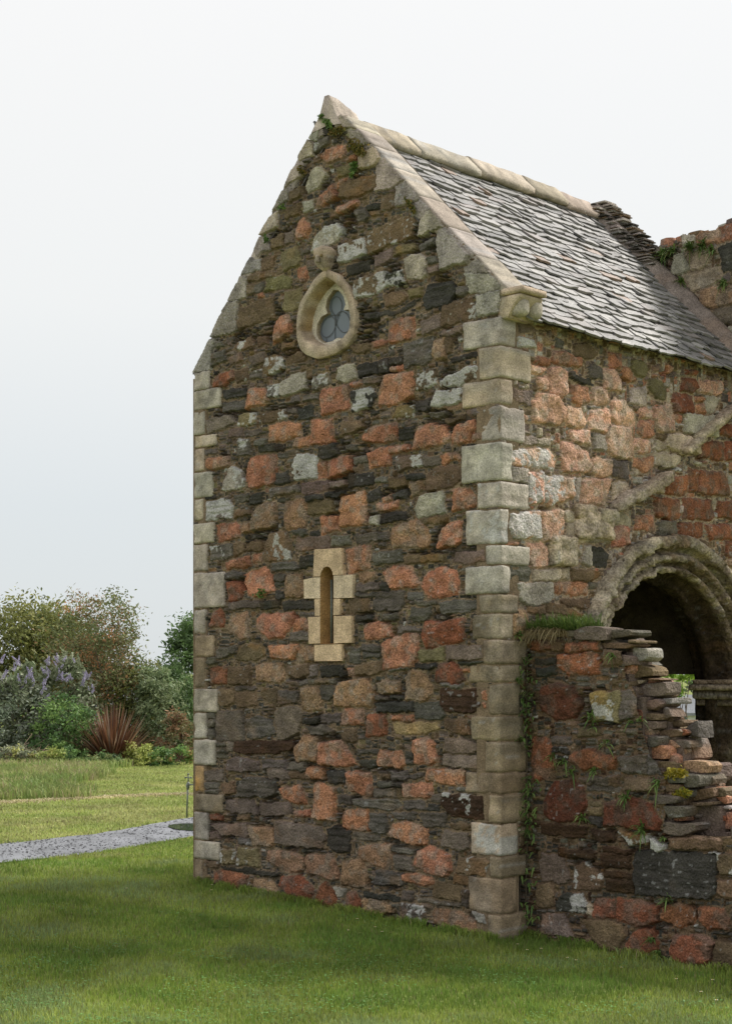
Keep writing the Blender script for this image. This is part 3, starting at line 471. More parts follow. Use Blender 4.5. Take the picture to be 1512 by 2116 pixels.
# broken end of the stump: kind, depth behind the face (m), outline
BROKEN = """w -.03 500 70 590 40 715 50 715 135 510 130;g .05 720 65 880 65 880 100 720 130;n .04 660 145 850 150 910 160 850 185 670 185;l .12 880 180 975 180 980 240 940 270 885 265;l .02 810 225 870 240 875 290 810 300;n .16 840 300 900 280 1010 310 1015 360 840 380;
n .14 970 375 1055 380 1050 388 975 386;w .18 940 410 1090 395 1095 480 940 490;l .12 920 520 1040 505 1060 545 1000 580 920 570;l .22 1060 500 1130 500 1130 540 1060 540;w .2 1070 570 1100 560 1135 620 1070 630;n .12 940 600 1060 600 1060 640 940 645;
w .1 940 650 1040 645 1040 700 960 700;n .3 1040 645 1210 640 1205 680 1050 690;n .22 960 710 1190 695 1190 740 980 770;a .22 1040 770 1130 765 1185 810 1080 835;w .36 1160 750 1240 745 1285 880 1220 905 1180 840;w .3 1150 840 1190 830 1205 900 1160 900;
s .14 1000 780 1060 790 1060 830 1010 840;w .4 1240 920 1415 915 1420 1020 1380 1045 1300 990;p .15 1110 850 1160 870 1160 950 1110 950;g .05 1095 985 1200 985 1205 1040 1110 1040;g .1 1205 990 1305 990 1300 1065 1210 1070;g -.02 1000 1110 1180 1130 1150 1170 1020 1175;
n .2 1245 1090 1390 1070 1400 1130 1250 1160;n .16 1240 1165 1390 1160 1380 1185 1240 1190;p .3 1390 1070 1440 1070 1480 1130 1475 1180 1400 1130;g .0 1060 1180 1220 1190 1200 1260 1100 1270;g .2 1210 1230 1310 1240 1305 1265 1220 1260;g .28 1300 1250 1400 1240 1400 1290 1310 1290;
n .25 1310 1295 1390 1290 1380 1350 1310 1350;p .32 1400 1220 1560 1230 1560 1340 1410 1330;l .02 1070 1280 1180 1300 1290 1290 1270 1350 1170 1380 1075 1360;n .04 1080 1050 1180 1050 1180 1090 1080 1100;g .08 1190 1080 1240 1090 1235 1130 1190 1125;
l .3 1400 1190 1500 1185 1510 1205 1400 1210;n .2 1170 950 1235 950 1230 985 1165 985;n .02 850 130 900 135 900 150 850 150;g .34 1210 690 1290 640 1300 760 1250 740;s .2 820 385 960 385 940 410 820 405;n .02 1100 1385 1560 1395 1560 1480 1100 1470"""
QUOIN = [(652, 712, 957, 1064, 'q'), (713, 779, 991, 1094, 's'), (780, 834, 955, 1058, 's'), (836, 909, 995, 1084, 'q'), (912, 992, 955, 1056, 'q'), (994, 1048, 987, 1091, 'q'), (1050, 1123, 963, 1049, 'q'), (1125, 1166, 1004, 1092, 'q'),
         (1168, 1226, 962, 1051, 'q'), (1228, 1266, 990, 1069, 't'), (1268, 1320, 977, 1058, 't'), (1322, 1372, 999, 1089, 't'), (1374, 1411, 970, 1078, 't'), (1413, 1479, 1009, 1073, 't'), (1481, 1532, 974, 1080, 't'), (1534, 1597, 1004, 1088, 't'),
         (1599, 1642, 962, 1090, 't'), (1644, 1702, 1012, 1095, 't'), (1704, 1770, 975, 1068, 's'), (1772, 1815, 1014, 1105, 't'), (1817, 1891, 968, 1068, 't'), (1893, 1950, 1008, 1113, 't')]  # kind t low on the corner: browner stone, light falloff also put into colour
LQ = [(769, 808, 433, 'q'), (808, 849, 455, 'q'), (851, 899, 424, 'q'), (901, 926, 448, 's'), (928, 975, 423, 's'), (977, 1030, 440, 'q'), (1032, 1076, 421, 's'), (1082, 1124, 442, 'q'), (1126, 1181, 428, 'q'), (1184, 1257, 464, 'q'), (1260, 1311, 426, 'q'),
      (1313, 1358, 442, 't'), (1360, 1422, 425, 't'), (1423, 1471, 450, 'q'), (1472, 1526, 427, 'q'), (1528, 1580, 445, 'q'), (1581, 1637, 422, 'S'), (1639, 1676, 460, 't'), (1677, 1735, 429, 'q'), (1736, 1774, 454, 'q'), (1775, 1832, 420, 't')]

# ================================================================ the chapel
W = 4.06; UA = W/2; ZE = 5.37
gab = parse(R3, 380, 560, 3.78, on_gable)+parse(R5, 380, 940, 3.78, on_gable)+parse(R6, 720, 940, 3.78, on_gable)+parse(R4, 720, 560, 3.78, on_gable)+parse(R7, 380, 1320, 3.78, on_gable) \
    + parse(R8, 720, 1320, 3.78, on_gable)+parse(B1, 380, 1620, 3.78, on_gable)+parse(B2, 720, 1620, 3.78, on_gable)+parse(R1, 380, 180, 3.78, on_gable)+parse(R2, 680, 180, 3.78, on_gable)
chapel = thing('chapel', (C0[0], C0[1], 0), 'tall narrow stone chapel of grey slate and pink granite rubble with a steep slate roof', 'chapel')
LINE = np.array([on_gable(397, 773), on_gable(432, 703), on_gable(488, 582), on_gable(536, 486), on_gable(584, 391), on_gable(613, 323), on_gable(656, 257), on_gable(676, 236), on_gable(705, 233), on_gable(765, 294), on_gable(833, 368), on_gable(889, 431), on_gable(939, 485), on_gable(984, 529), on_gable(1044, 594)])
LINE = LINE[::-1]                               # right kneeler (u ~ 0) -> left kneeler (u ~ W)
def prof(u): return np.interp(u, LINE[:, 0], LINE[:, 1])
def P_(pts, ox, oy, s, fn, d=0.): return np.array([fn(ox+x/s, oy+y/s, d) for x, y in pts])
TO = P_([(650, 540), (760, 540), (900, 610), (1050, 800), (1150, 1050), (1175, 1300), (1160, 1560), (1060, 1750), (850, 1900), (560, 1980), (400, 1930), (270, 1830), (210, 1600), (215, 1350), (260, 1080), (400, 850), (500, 680)], 590, 490, 7.837, on_gable)
TI = P_([(690, 655), (800, 715), (950, 860), (1040, 1050), (1075, 1300), (1055, 1510), (930, 1660), (700, 1760), (480, 1735), (330, 1650), (262, 1500), (290, 1260), (370, 1030), (520, 810)], 590, 490, 7.837, on_gable)
SLO = P_([(415, 625), (428, 560), (470, 480), (525, 458), (575, 478), (612, 545), (625, 625), (625, 1672), (415, 1672)], 610, 1110, 7.557, on_gable)
SLOUT = P_([(325, 190), (745, 170), (775, 590), (925, 580), (915, 955), (735, 960), (730, 1220), (900, 1225), (912, 1655), (745, 1665), (750, 1940), (320, 1945), (320, 1675), (232, 1672), (225, 1250), (335, 1240), (325, 970), (165, 965), (155, 660), (305, 640)], 610, 1110, 7.557, on_gable)
def gmask(U, V): return (V < prof(U)+.012*(fbm(U*14, V*14, 3)-.5)) & (U >= 0) & (U <= W+.0)
def in_quoins(U, V, side=False):
    m = np.zeros(U.shape, bool)
    for (y0, y1, fl, rr, k) in QUOIN:
        z1 = on_gable(1033, y0)[1]; z0 = on_gable(1033, y1)[1]; w = on_side(rr, (y0+y1)/2)[0] if side else on_gable(fl, (y0+y1)/2)[0]; m |= (U < w-.012) & (V > z0+.006) & (V < z1-.006)
    if not side:
        for (y0, y1, fr, k) in LQ:
            z1 = on_gable(405, y0)[1]; z0 = on_gable(405, y1)[1]; m |= (U > on_gable(fr, (y0+y1)/2)[0]+.012) & (V > z0+.006) & (V < z1-.006)
    return m
def gcut(U, V): return in_quoins(U, V) | (poly_sdf(TO, U, V) > .012) | (poly_sdf(SLOUT, U, V) > .006)
MORT = (110, 96, 80)
gab = [(k, l, P) for k, l, P in gab if not (poly_sdf(TO, np.array([P[:, 0].mean()]), np.array([P[:, 1].mean()]))[0] > 0)]
field('gable_wall', GF, 0, W, -.3, 7.66, .0066, gab, gmask, MORT, chapel, seed=1, cut=gcut)
# core behind the relief face (holes left for the two windows)
def plate(bag, frame, polys, d, c):            # flat filled outline with holes, facing out, at depth d
    bm = bmesh.new()
    for P in polys:
        vs = [bm.verts.new(frame(a, b, d)) for a, b in P]
        for i in range(len(vs)): bm.edges.new((vs[i], vs[(i+1) % len(vs)]))
    bmesh.ops.triangle_fill(bm, use_beauty=True, use_dissolve=False, edges=bm.edges[:])
    bm.verts.index_update(); V = np.array([v.co[:] for v in bm.verts]); Fc = np.array([[v.index for v in f.verts] for f in bm.faces]); bm.free()
    bag.add(V, Fc, c)
def loft(bag, frame, loops, c, closed=True):   # loops: list of (outline, depth) with equal point counts
    V = [frame(a, b, d) for P, d in loops for a, b in P]; n = len(loops[0][0]); f = []
    for k in range(len(loops)-1):
        for i in range(n if closed else n-1): j = (i+1) % n; f.append([k*n+i, k*n+j, (k+1)*n+j, (k+1)*n+i])
    bag.add(np.array(V), np.array(f), c)
def resample(P, n):
    L = np.linalg.norm(np.roll(P, -1, 0)-P, axis=1); cum = np.r_[0, np.cumsum(L)]; Q = []
    for t in np.linspace(0, cum[-1], n, endpoint=False):
        i = min(np.searchsorted(cum, t, 'right')-1, len(P)-1); f = (t-cum[i])/max(L[i], 1e-9); Q.append(P[i]*(1-f)+P[(i+1) % len(P)]*f)
    return np.array(Q)
def smooth(P, k=2):
    for _ in range(k): P = .5*P+.25*np.roll(P, 1, 0)+.25*np.roll(P, -1, 0)
    return P
OUTL = np.vstack([[0.03, -.3], LINE[LINE[:, 0] > .06]+[0, -.05], [W-.03, -.3]]); OUTL[:, 0] = np.clip(OUTL[:, 0], .03, W-.03)
b = Bag(); plate(b, GF, [OUTL, TO[::-1], SLO[::-1]], .075, (.12, .10, .08)); plate(b, GF, [OUTL, TO[::-1], SLO[::-1]], .5, (.12, .10, .08)); loft(b, GF, [(OUTL, .075), (OUTL, .5)], (.12, .1, .08))
under(b.mesh('gable_core', M_DK, None, False), chapel)

# ---- quoins
b = Bag(); AX = [EG, ES, EZ]; LUMP = .008
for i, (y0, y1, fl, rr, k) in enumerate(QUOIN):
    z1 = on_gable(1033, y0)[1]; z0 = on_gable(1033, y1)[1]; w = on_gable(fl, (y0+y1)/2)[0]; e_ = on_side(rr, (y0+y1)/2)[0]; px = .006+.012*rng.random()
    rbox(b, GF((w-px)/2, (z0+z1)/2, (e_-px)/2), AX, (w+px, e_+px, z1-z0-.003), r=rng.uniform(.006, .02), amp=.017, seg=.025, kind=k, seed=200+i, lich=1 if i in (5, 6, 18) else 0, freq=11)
qm = np.append(lin(MORT, GAIN), .2)
def qcore(u0_, u1_, d1): V = np.array([GF(u, v, d) for d in (-.002, d1) for v in (-.25, 5.36) for u in (u0_, u1_)]); b.add(V, np.array([[0, 1, 3, 2], [4, 5, 7, 6], [0, 2, 6, 4], [1, 3, 7, 5]]), qm)
qcore(.002, .26, .26); under(b.mesh('quoins', M_SM), chapel); b = Bag(); qcore(W-.2, W, .3)
for i, (y0, y1, fr, k) in enumerate(LQ):
    z1 = on_gable(405, y0)[1]; z0 = on_gable(405, y1)[1]; u_ = on_gable(fr, (y0+y1)/2)[0]; e_ = on_gable(405-(3 if k == 'q' else 1), y0)[0]
    rbox(b, GF((u_+e_)/2, (z0+z1)/2, .155), AX, (e_-u_, .335, z1-z0-.003), r=rng.uniform(.006, .02), amp=.017, seg=.025, kind=k, seed=300+i, freq=11)
under(b.mesh('quoins', M_SM), chapel)
# ---- kneeler (carved corbel with two balls) at the right eave
kz1 = on_gable(1044, 596)[1]; kz0 = on_gable(1044, 655)[1]; b = Bag()
def ktap(V, hd): 
    t = (V[:, 2]+hd[2])/(2*hd[2]); V = V.copy(); m = V[:, 0] < 0; V[:, 0] = np.where(m, V[:, 0]*(-.1+1.1*ss(0, 1, t)), V[:, 0]); return V
e_ = on_side(1100, 630, -.1)[0]
rbox(b, GF(-.085, (kz0+kz1)/2-.03, e_/2+.015), AX, (.25, e_, kz1-kz0-.05), r=.015, amp=.006, seg=.03, kind='s', seed=51, taper=ktap)
rbox(b, GF(-.095, kz1-.02, e_/2+.02), AX, (.28, e_+.02, .06), r=.012, amp=.008, seg=.03, kind='s', seed=52)
k_ = b.mesh('kneeler', M_SM); under(k_, chapel)
for j, dd in enumerate((.11, .30)):
    b2 = Bag(); rbox(b2, GF(-.125, (kz0+kz1)/2-.03, dd), AX, (.16, .15, .17), r=.075, amp=.006, seg=.02, kind='q', seed=60+j)
    o = b2.mesh('carved_ball', M_SM); o.parent = k_
# ---- coping on both slopes
b = Bag()
def cope(u_a, u_b, k, s):
    za, zb = prof(u_a), prof(u_b); a = GF(u_a, za); c = GF(u_b, zb); dr = c-a; L = np.linalg.norm(dr); dr /= L; nr = np.cross(dr, ES); nr = nr if nr[2] > 0 else -nr
    mid = (a+c)/2+ES*(.012+.185)-nr*.062
    rbox(b, mid, [dr, ES, nr], (L+.006, .37, .13), r=.015, amp=.012, seg=.05, kind=k, seed=s, freq=6)
us = [-.06, .30, .62, .95, 1.26, 1.52, 1.74, 1.93]
for i in range(len(us)-1): cope(us[i], us[i+1], 'lkl'[i % 3], 400+i)
us = [2.12, 2.34, 2.58, 2.86, 3.14, 3.42, 3.75, W+.02]
for i in range(len(us)-1): cope(us[i], us[i+1], 'klk'[i % 3], 420+i)
under(b.mesh('coping', M_SM), chapel)
# ---- saddle stone on the apex and the ridge stones
b = Bag(); V = []; NS = 12
sect = [(-.20, 7.50), (-.15, 7.56), (-.09, 7.64), (-.05, 7.74), (-.025, 7.81), (.03, 7.81), (.06, 7.74), (.10, 7.63), (.16, 7.55), (.20, 7.50)]
for i in range(NS):
    t = i/(NS-1); 
    for q, z in sect: V.append(GF(UA+.07-q*(1-.1*t), z-.07*t*(z-7.5)/.3+.012*math.sin(5*t), -.02+.38*t))
V = np.array(V); m = len(sect); f = [[i*m+j, i*m+j+1, (i+1)*m+j+1, (i+1)*m+j] for i in range(NS-1) for j in range(m-1)]
c0 = len(V); V = np.vstack([V, GF(UA+.07, 7.52, -.02), GF(UA+.07, 7.52, .36)]); f3 = [[j+1, j, c0] for j in range(m-1)]+[[(NS-1)*m+j, (NS-1)*m+j+1, c0+1] for j in range(m-1)]
V = V+(fbm3(V*8, 3)[:, None]-.5)*.03; b.add(V, [np.array(f3), np.array(f)], colour('l', V[:, 0]+V[:, 1], V[:, 2], 77)); under(b.mesh('saddle_stone', M_SM), chapel)
b = Bag(); ue = [.40, 1.02, 1.95, 2.85, 3.45, 4.08]
for i in range(5):
    a, c = ue[i]+.004, ue[i+1]-.004; cs = [(-.21, 7.42), (-.215, 7.47), (-.10, 7.585), (-.035, 7.655), (0, 7.665), (.035, 7.655), (.10, 7.585), (.215, 7.47), (.21, 7.42)]; V = []; n_ = 12; dz = .012*rng.normal()
    for k in range(n_):
        for q, z in cs: V.append(GF(UA+q, z+dz, a+(c-a)*k/(n_-1)))
    m = len(cs); f = [[k*m+j, k*m+(j+1) % m, (k+1)*m+(j+1) % m, (k+1)*m+j] for k in range(n_-1) for j in range(m)]
    V = np.array(V); V = V+(fbm3(V*6, 9+i)[:, None]-.5)*.03; c0 = len(V); V = np.vstack([V, V[:m].mean(0), V[-m:].mean(0)])
    f3 = [[(j+1) % m, j, c0] for j in range(m)]+[[(n_-1)*m+j, (n_-1)*m+(j+1) % m, c0+1] for j in range(m)]
    b.add(V, [np.array(f3), np.array(f)], colour('l', V[:, 0]+V[:, 1], V[:, 2], 91+i)*np.array([.95, .94, .92, 1]))
under(b.mesh('ridge_stones', M_SM), chapel)

# ---- slate roof
ROOF = .707
def roofpt(u, s, h, side):                      # s up the slope from the eave, h above the deck
    q = -.12+s*ROOF-h*ROOF; z = ZE-.015+s*ROOF*1.006+h*ROOF
    return SF(u, z, q if side > 0 else W-q)
SL = 3.03
for side, nm in ((1, 'slate_roof'), (-1, 'slate_roof')):
    b = Bag(); r = np.random.default_rng(40+side)
    for row in range(29):
        s0 = row*.1035; u = .28-r.uniform(0, .15)
        while u < 4.12:
            w = r.uniform(.15, .33); u1 = min(u+w, 4.2); L = .24; th = r.uniform(.012, .026); g = .004; k = 'kkglknwp'[r.integers(8)] if r.random() > .03 else 'r'
            nb = 5; bot = s0+r.normal(0, .010)+r.normal(0, .007, nb); bot[0] += r.uniform(0, .022); bot[-1] += r.uniform(0, .022)
            us_ = np.linspace(max(u, .20)+g, u1-g, nb); h0 = .030+r.uniform(0, .014); lift = r.normal(0, .006); V = []
            for j in range(nb): V.append(roofpt(us_[j], bot[j], h0+lift*(j/2.-1), side))
            for j in range(nb): V.append(roofpt(us_[j], bot[j]+r.uniform(.0, .006), h0+th+lift*(j/2.-1), side))
            for j in range(nb): V.append(roofpt(us_[j], s0+L, .0+th+.002, side))
            for j in range(nb): V.append(roofpt(us_[j], s0+L, .0, side))
            f = []
            for a in range(4):
                for j in range(nb-1): c = (a+1) % 4; f.append([a*nb+j, a*nb+j+1, c*nb+j+1, c*nb+j])
            f += [[0, nb, 2*nb, 3*nb], [nb-1, 2*nb-1, 3*nb-1, 4*nb-1]]
            col = colour(k, np.array([u, u+.1]), np.array([s0, s0]), int(r.integers(1e6)))[0]; gy = col[:3].mean(); col = np.append((col[:3]*.15+gy*.85)*.56*np.array([1.0, .96, .93])+.075, .2)
            if k == 'r': col[:3] = (.24, .17, .13)
            b.add(np.array(V), np.array(f), col); u = u1
    P = [roofpt(u, s, -.012, side) for u in (.02, 4.2) for s in (.10, SL)]+[roofpt(u, s, -.03, side) for u in (.02, 4.2) for s in (.12, SL)]
    b.add(np.array(P), np.array([[0, 1, 3, 2], [4, 5, 7, 6], [0, 1, 5, 4], [2, 3, 7, 6], [0, 2, 6, 4]]), (.07, .06, .05))
    under(b.mesh(nm, M_SL, None, False), chapel)

# ---- west verge: mortar fillet and a stepped stack of thin slates
b = Bag(); r = np.random.default_rng(5)
for side in (1, -1):
    for i in range(60):
        s = 1.95+i*(SL-1.93)/60.
        for u_, hh in ((4.12, .07), (4.24, .15)):
            c = roofpt(u_+r.normal(0, .02), s+r.normal(0, .02), hh+r.uniform(-.02, .03)+.01, side); w = r.uniform(.16, .30)
            rbox(b, c, [ES, EG, EZ], (r.uniform(.14, .24), w*.7, r.uniform(.012, .022)), r=.005, amp=.012, seg=.06, kind='gnbk'[r.integers(4)], seed=int(r.integers(1e6)))
under(b.mesh('verge_slates', M_ST, None, False), chapel)
b = Bag()
for side in (1, -1):
    V = []; n_ = 60
    for i in range(n_):
        s = .05+(SL-.05)*i/(n_-1); j = .012*(fbm(np.array([s*6.]), np.array([side*1.]), 8)[0]-.5)
        V += [roofpt(4.00+j*2, s, .03, side), roofpt(4.04, s, .09+j, side), roofpt(4.11, s, .15+j, side), roofpt(4.20, s, .17, side), roofpt(4.2, s, -.1, side)]
    f = [[i*5+j, i*5+j+1, i*5+5+j+1, i*5+5+j] for i in range(n_-1) for j in range(4)]
    V = np.array(V); b.add(V, np.array(f), colour('w', V[:, 1], V[:, 2], 12)*np.array([1.3, 1.5, 1.6, 0]))
under(b.mesh('mortar_fillet', M_ST), chapel)

# ---- south side wall with its arch
UC, ZC, RI, RO, TH = 2.70, 2.05, 1.28, 1.56, .54
side_st = parse(T4, 1020, 600, 3.073, on_side)+parse(T5, 1020, 940, 3.073, on_side)
def arch_sd(U, V, R): return np.where(V > ZC, np.hypot(U-UC, V-ZC)-R, np.abs(U-UC)-R)   # >0 outside
def smask(U, V): return (arch_sd(U, V, RO-.04+.05*(fbm(U*5, V*5, 6)-.5)) > 0)
field('side_wall', SF, .0, 5.4, .6, 5.445, .0088, side_st, smask, (132, 116, 98), chapel, seed=3, fillmix='gnnlwwskp', hmax=.12, wmax=.26, deep=.70, cut=lambda U, V: in_quoins(U, V, True))
b = Bag(); N = 40; zs = []
th_ = np.linspace(0, math.pi, N)
ring = [(UC-(RI+.10)*math.cos(t), ZC+(RI+.10)*math.sin(t)) for t in th_]
OW = np.array([(.03, -.3)]+[(.03, 5.36), (5.4, 5.36), (5.4, -.3), (UC+RI+.1, -.3)]+ring[::-1]+[(UC-RI-.1, -.3)])
for d in (.085, TH-.02): plate(b, SF, [OW], d, (.12, .10, .08))
loft(b, SF, [(OW, .085), (OW, TH-.02)], (.12, .1, .08)); under(b.mesh('side_wall_core', M_DK, None, False), chapel)
# arch mouldings swept round the opening; (radius, depth)
b = Bag(); r = np.random.default_rng(9)
mo = [(RO+.08, .03), (RO+.07, -.06), (RO+.055, -.085), (RO+.0, -.10), (RO-.045, -.085), (RO-.05, -.02), (RO-.075, .035), (RO-.10, .03), (RO-.105, -.01), (RO-.125, -.04), (RO-.155, -.045), (RO-.18, -.02), (RO-.185, .03), (RO-.205, .075), (RO-.235, .07), (RO-.24, .02), (RO-.26, .0), (RO-.29, .02), (RO-.30, .07), (RI+.0, .12), (RI+.02, .19), (RI-.02, .23), (RI-.03, .26), (RI-.075, .26), (RI-.10, .30), (RI-.10, .36), (RI-.07, .40), (RI-.02, .42), (RI-.02, TH), (RI+.2, TH+.01)]
mo = [(x0+(x1-x0)*t, d0+(d1-d0)*t) for (x0, d0), (x1, d1) in zip(mo[:-1], mo[1:]) for t in (0, .5)]+[mo[-1]]
ths = []; seg_edges = np.sort(np.r_[np.linspace(0, math.pi, 15)+r.uniform(-.05, .05, 15)])
path = [(0, -1, z) for z in np.linspace(-.2, ZC, 60)[:-1]]+[(1, t, 0) for t in np.linspace(0, math.pi, 300)]+[(0, 1, z) for z in np.linspace(ZC, -.2, 60)[1:]]
V = []; cj = []; m = len(mo)
for kind_, t, z in path:
    for (R, d) in mo:
        if kind_ == 1: V.append((UC-R*math.cos(t), ZC+R*math.sin(t), d)); cj.append(np.min(np.abs(seg_edges-t))*RI < .012)
        else: 
            R2 = min(R, RO-.08)                  # plain chamfered jamb below the springing
            V.append((UC+t*R2, z, d)); cj.append((z % .33) < .018)
V = np.array(V); cj = np.array(cj); uu, vv, dd = V.T
ang = np.where(vv > ZC, np.arctan2(vv-ZC, -(uu-UC)), np.where(uu < UC, -(ZC-vv)/RI, math.pi+(ZC-vv)/RI)); vs_ = np.floor(ang/.235+.13*np.sin(dd*40)); rv = _h(vs_, np.zeros_like(vs_), np.zeros_like(vs_), 5); rv2 = _h(vs_, np.floor(dd*6+.3), np.zeros_like(vs_), 9)
P3 = np.stack([uu, vv, dd], 1); wear = (fbm3(P3*3.5, 4)-.5)*.035-ss(.50, .60, fbm3(P3*6, 5, 4))*.035+(fbm3(P3*22, 8)-.5)*.045+(fbm3(P3*60, 6)-.5)*.03+(rv2-.5)*.03
cu, cv = uu-UC, np.maximum(vv-ZC, 0); ln = np.hypot(cu, cv)+1e-6; uu = uu+cu/ln*wear*.6; vv = vv+cv/ln*wear*.6; dd = dd+wear*.7+.008*cj
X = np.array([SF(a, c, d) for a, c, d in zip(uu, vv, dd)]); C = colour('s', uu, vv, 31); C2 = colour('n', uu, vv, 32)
mix = ss(.40, .66, fbm(uu*3+dd*4, vv*3, 55))[:, None]; C[:, :3] = C[:, :3]*(1-mix*.75)+C2[:, :3]*mix*.75; dp_ = ss(.04, .20, dd)[:, None]*.95; C[:, :3] = (C[:, :3]*(1-dp_)+C2[:, :3]*dp_*.72)*.92; C[:, :3] *= ((.72+.5*rv)*(.82+.36*rv2))[:, None]*np.where(cj, .8, 1.)[:, None]*(1-.55*ss(.1, .3, dd)*(uu > UC))[:, None]  # deep orders and right reveal painted darker: shade inside the arch put into colour
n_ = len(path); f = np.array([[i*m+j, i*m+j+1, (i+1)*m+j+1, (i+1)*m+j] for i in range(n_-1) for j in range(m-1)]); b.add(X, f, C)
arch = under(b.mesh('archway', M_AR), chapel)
for s_ in (-1, 1):
    b = Bag()
    for z, h, pr in ((2.22, .05, .13), (2.165, .06, .17), (2.09, .10, .11), (2.01, .08, .07)):
        rbox(b, SF(UC+s_*(RI+.1-pr/2), z, TH/2-.03-pr*.2), [ES, EG, EZ], (.26+pr, TH-.04+pr*.6, h), r=.025, amp=.03, seg=.025, kind='t', seed=int(z*100)+s_)
    o = b.mesh('capital', M_AR); o.parent = arch;
# old roof line: a weathered raking string course across the side wall
b = Bag()
for (x0, y0, x1, y1, w, h, k) in ((1262, 1052, 1300, 1020, .18, .10, 'l'), (1296, 1030, 1372, 985, .20, .11, 's'), (1405, 935, 1445, 903, .17, .08, 's'), (1432, 908, 1487, 864, .17, .085, 's'), (1476, 870, 1545, 815, .17, .085, 's')):
    a = on_side(x0, y0); c = on_side(x1, y1); A = SF(*a); B = SF(*c); dr = B-A; L = np.linalg.norm(dr); dr /= L; up = np.cross(EG, dr)
    up = up if up[2] > 0 else -up; rbox(b, (A+B)/2-EG*.03, [dr, EG, up], (L, w, h), r=.02, amp=.035, seg=.03, kind=k, seed=int(x0), freq=12)
for (x, y, w, h) in ((1225, 1085, .55, .26), (1160, 1140, .36, .26), (1205, 1060, .3, .14), (1250, 1068, .3, .14)):
    a = on_side(x, y); rbox(b, SF(a[0], a[1], .02), [ES, EG, EZ], (w, .17, h), r=.03, amp=.05, seg=.03, kind='s', seed=int(x), freq=9)
under(b.mesh('string_course', M_AR), chapel)

# ---- inner walls, floor and the far (west) wall with its doorway
b = Bag()
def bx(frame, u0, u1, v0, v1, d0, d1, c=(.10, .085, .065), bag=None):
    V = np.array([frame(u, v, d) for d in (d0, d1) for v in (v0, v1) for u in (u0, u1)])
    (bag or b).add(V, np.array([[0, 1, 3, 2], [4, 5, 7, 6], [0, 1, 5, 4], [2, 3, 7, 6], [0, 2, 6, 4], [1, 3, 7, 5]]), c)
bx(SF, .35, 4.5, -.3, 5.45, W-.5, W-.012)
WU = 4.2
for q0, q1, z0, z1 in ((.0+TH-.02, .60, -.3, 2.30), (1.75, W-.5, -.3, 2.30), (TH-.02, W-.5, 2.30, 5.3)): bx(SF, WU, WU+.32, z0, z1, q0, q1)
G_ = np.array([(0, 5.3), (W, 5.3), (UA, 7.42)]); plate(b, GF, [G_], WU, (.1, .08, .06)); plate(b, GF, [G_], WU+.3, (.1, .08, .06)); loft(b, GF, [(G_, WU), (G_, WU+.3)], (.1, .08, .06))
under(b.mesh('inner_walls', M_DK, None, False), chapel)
# barrel vault of dark rubble
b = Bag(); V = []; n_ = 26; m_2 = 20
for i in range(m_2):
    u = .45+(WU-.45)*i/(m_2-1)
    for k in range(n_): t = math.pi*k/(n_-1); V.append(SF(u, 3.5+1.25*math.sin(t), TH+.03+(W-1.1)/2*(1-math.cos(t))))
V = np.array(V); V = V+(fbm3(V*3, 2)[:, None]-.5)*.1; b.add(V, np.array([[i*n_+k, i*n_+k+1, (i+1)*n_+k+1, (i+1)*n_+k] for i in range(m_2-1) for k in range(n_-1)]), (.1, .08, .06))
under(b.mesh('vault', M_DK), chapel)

# ---- trefoil window
tw = thing('trefoil_window', (0, 0, 0), None, None); del_ = 0
tw.name = 'trefoil_window'; under(tw, chapel)
b = Bag(); n_ = 72
def radial(P, n):
    c = TIc; a = np.linspace(0, 2*math.pi, n, endpoint=False); Q = resample(P, 1200)-c; an = np.arctan2(Q[:, 1], Q[:, 0]) % (2*math.pi); r_ = np.hypot(*Q.T); o = np.argsort(an)
    rr = np.interp(a, np.r_[an[o]-2*math.pi, an[o], an[o]+2*math.pi], np.tile(r_[o], 3)); return c+np.stack([rr*np.cos(a), rr*np.sin(a)], 1)
TIc = TI.mean(0); to = smooth(radial(TO, n_), 1); ti = radial(TI, n_)
ti2 = TIc+(ti-TIc)*.97; ti3 = TIc+(ti-TIc)*.93
lo = [(to, .06), (to, -.030), (TIc+(to-TIc)*.985, -.038), (TIc+(ti-TIc)*1.03, -.036), (ti, -.022), (ti2, .06), (ti3, .13), (ti3, .16)]
V = np.array([GF(a, c, d) for P, d in lo for a, c in P]); V = V+(fbm3(V*9, 7)[:, None]-.5)*.012
uu = np.concatenate([P[:, 0] for P, d in lo]); vv = np.concatenate([P[:, 1] for P, d in lo]); C = colour('s', uu, vv, 87)*np.array([1.12, 1.12, 1.08, 1])
an = np.tile(np.linspace(0, 2*math.pi, n_, endpoint=False), len(lo)); jn = np.zeros(len(an), bool)
for t in (1.65, 3.55, 4.15): jn |= np.abs(an-t) < .05
C[:, :3] *= np.where(jn, .62, 1.)[:, None]
stn = ss(.4, .6, fbm(uu*5, vv*5, 19))*np.repeat([0, 0, 0, 0, .3, .7, .6, .3], n_)*(vv > TIc[1]-.1); C[:, :3] = C[:, :3]*(1-stn[:, None])+stn[:, None]*lin((120, 98, 62), 1.7)
f = np.array([[k*n_+i, k*n_+(i+1) % n_, (k+1)*n_+(i+1) % n_, (k+1)*n_+i] for k in range(len(lo)-1) for i in range(n_)]); b.add(V, f, C); b.mesh('window_surround', M_SM, tw)
TREF = P_([(775, 880), (850, 880), (930, 980), (960, 1100), (930, 1190), (1010, 1175), (1090, 1260), (1120, 1390), (1070, 1530), (950, 1620), (830, 1610), (760, 1660), (640, 1690), (560, 1640), (520, 1540), (530, 1400), (590, 1290), (690, 1235), (655, 1150), (680, 1020)], 590, 490, 7.837, on_gable, .115)
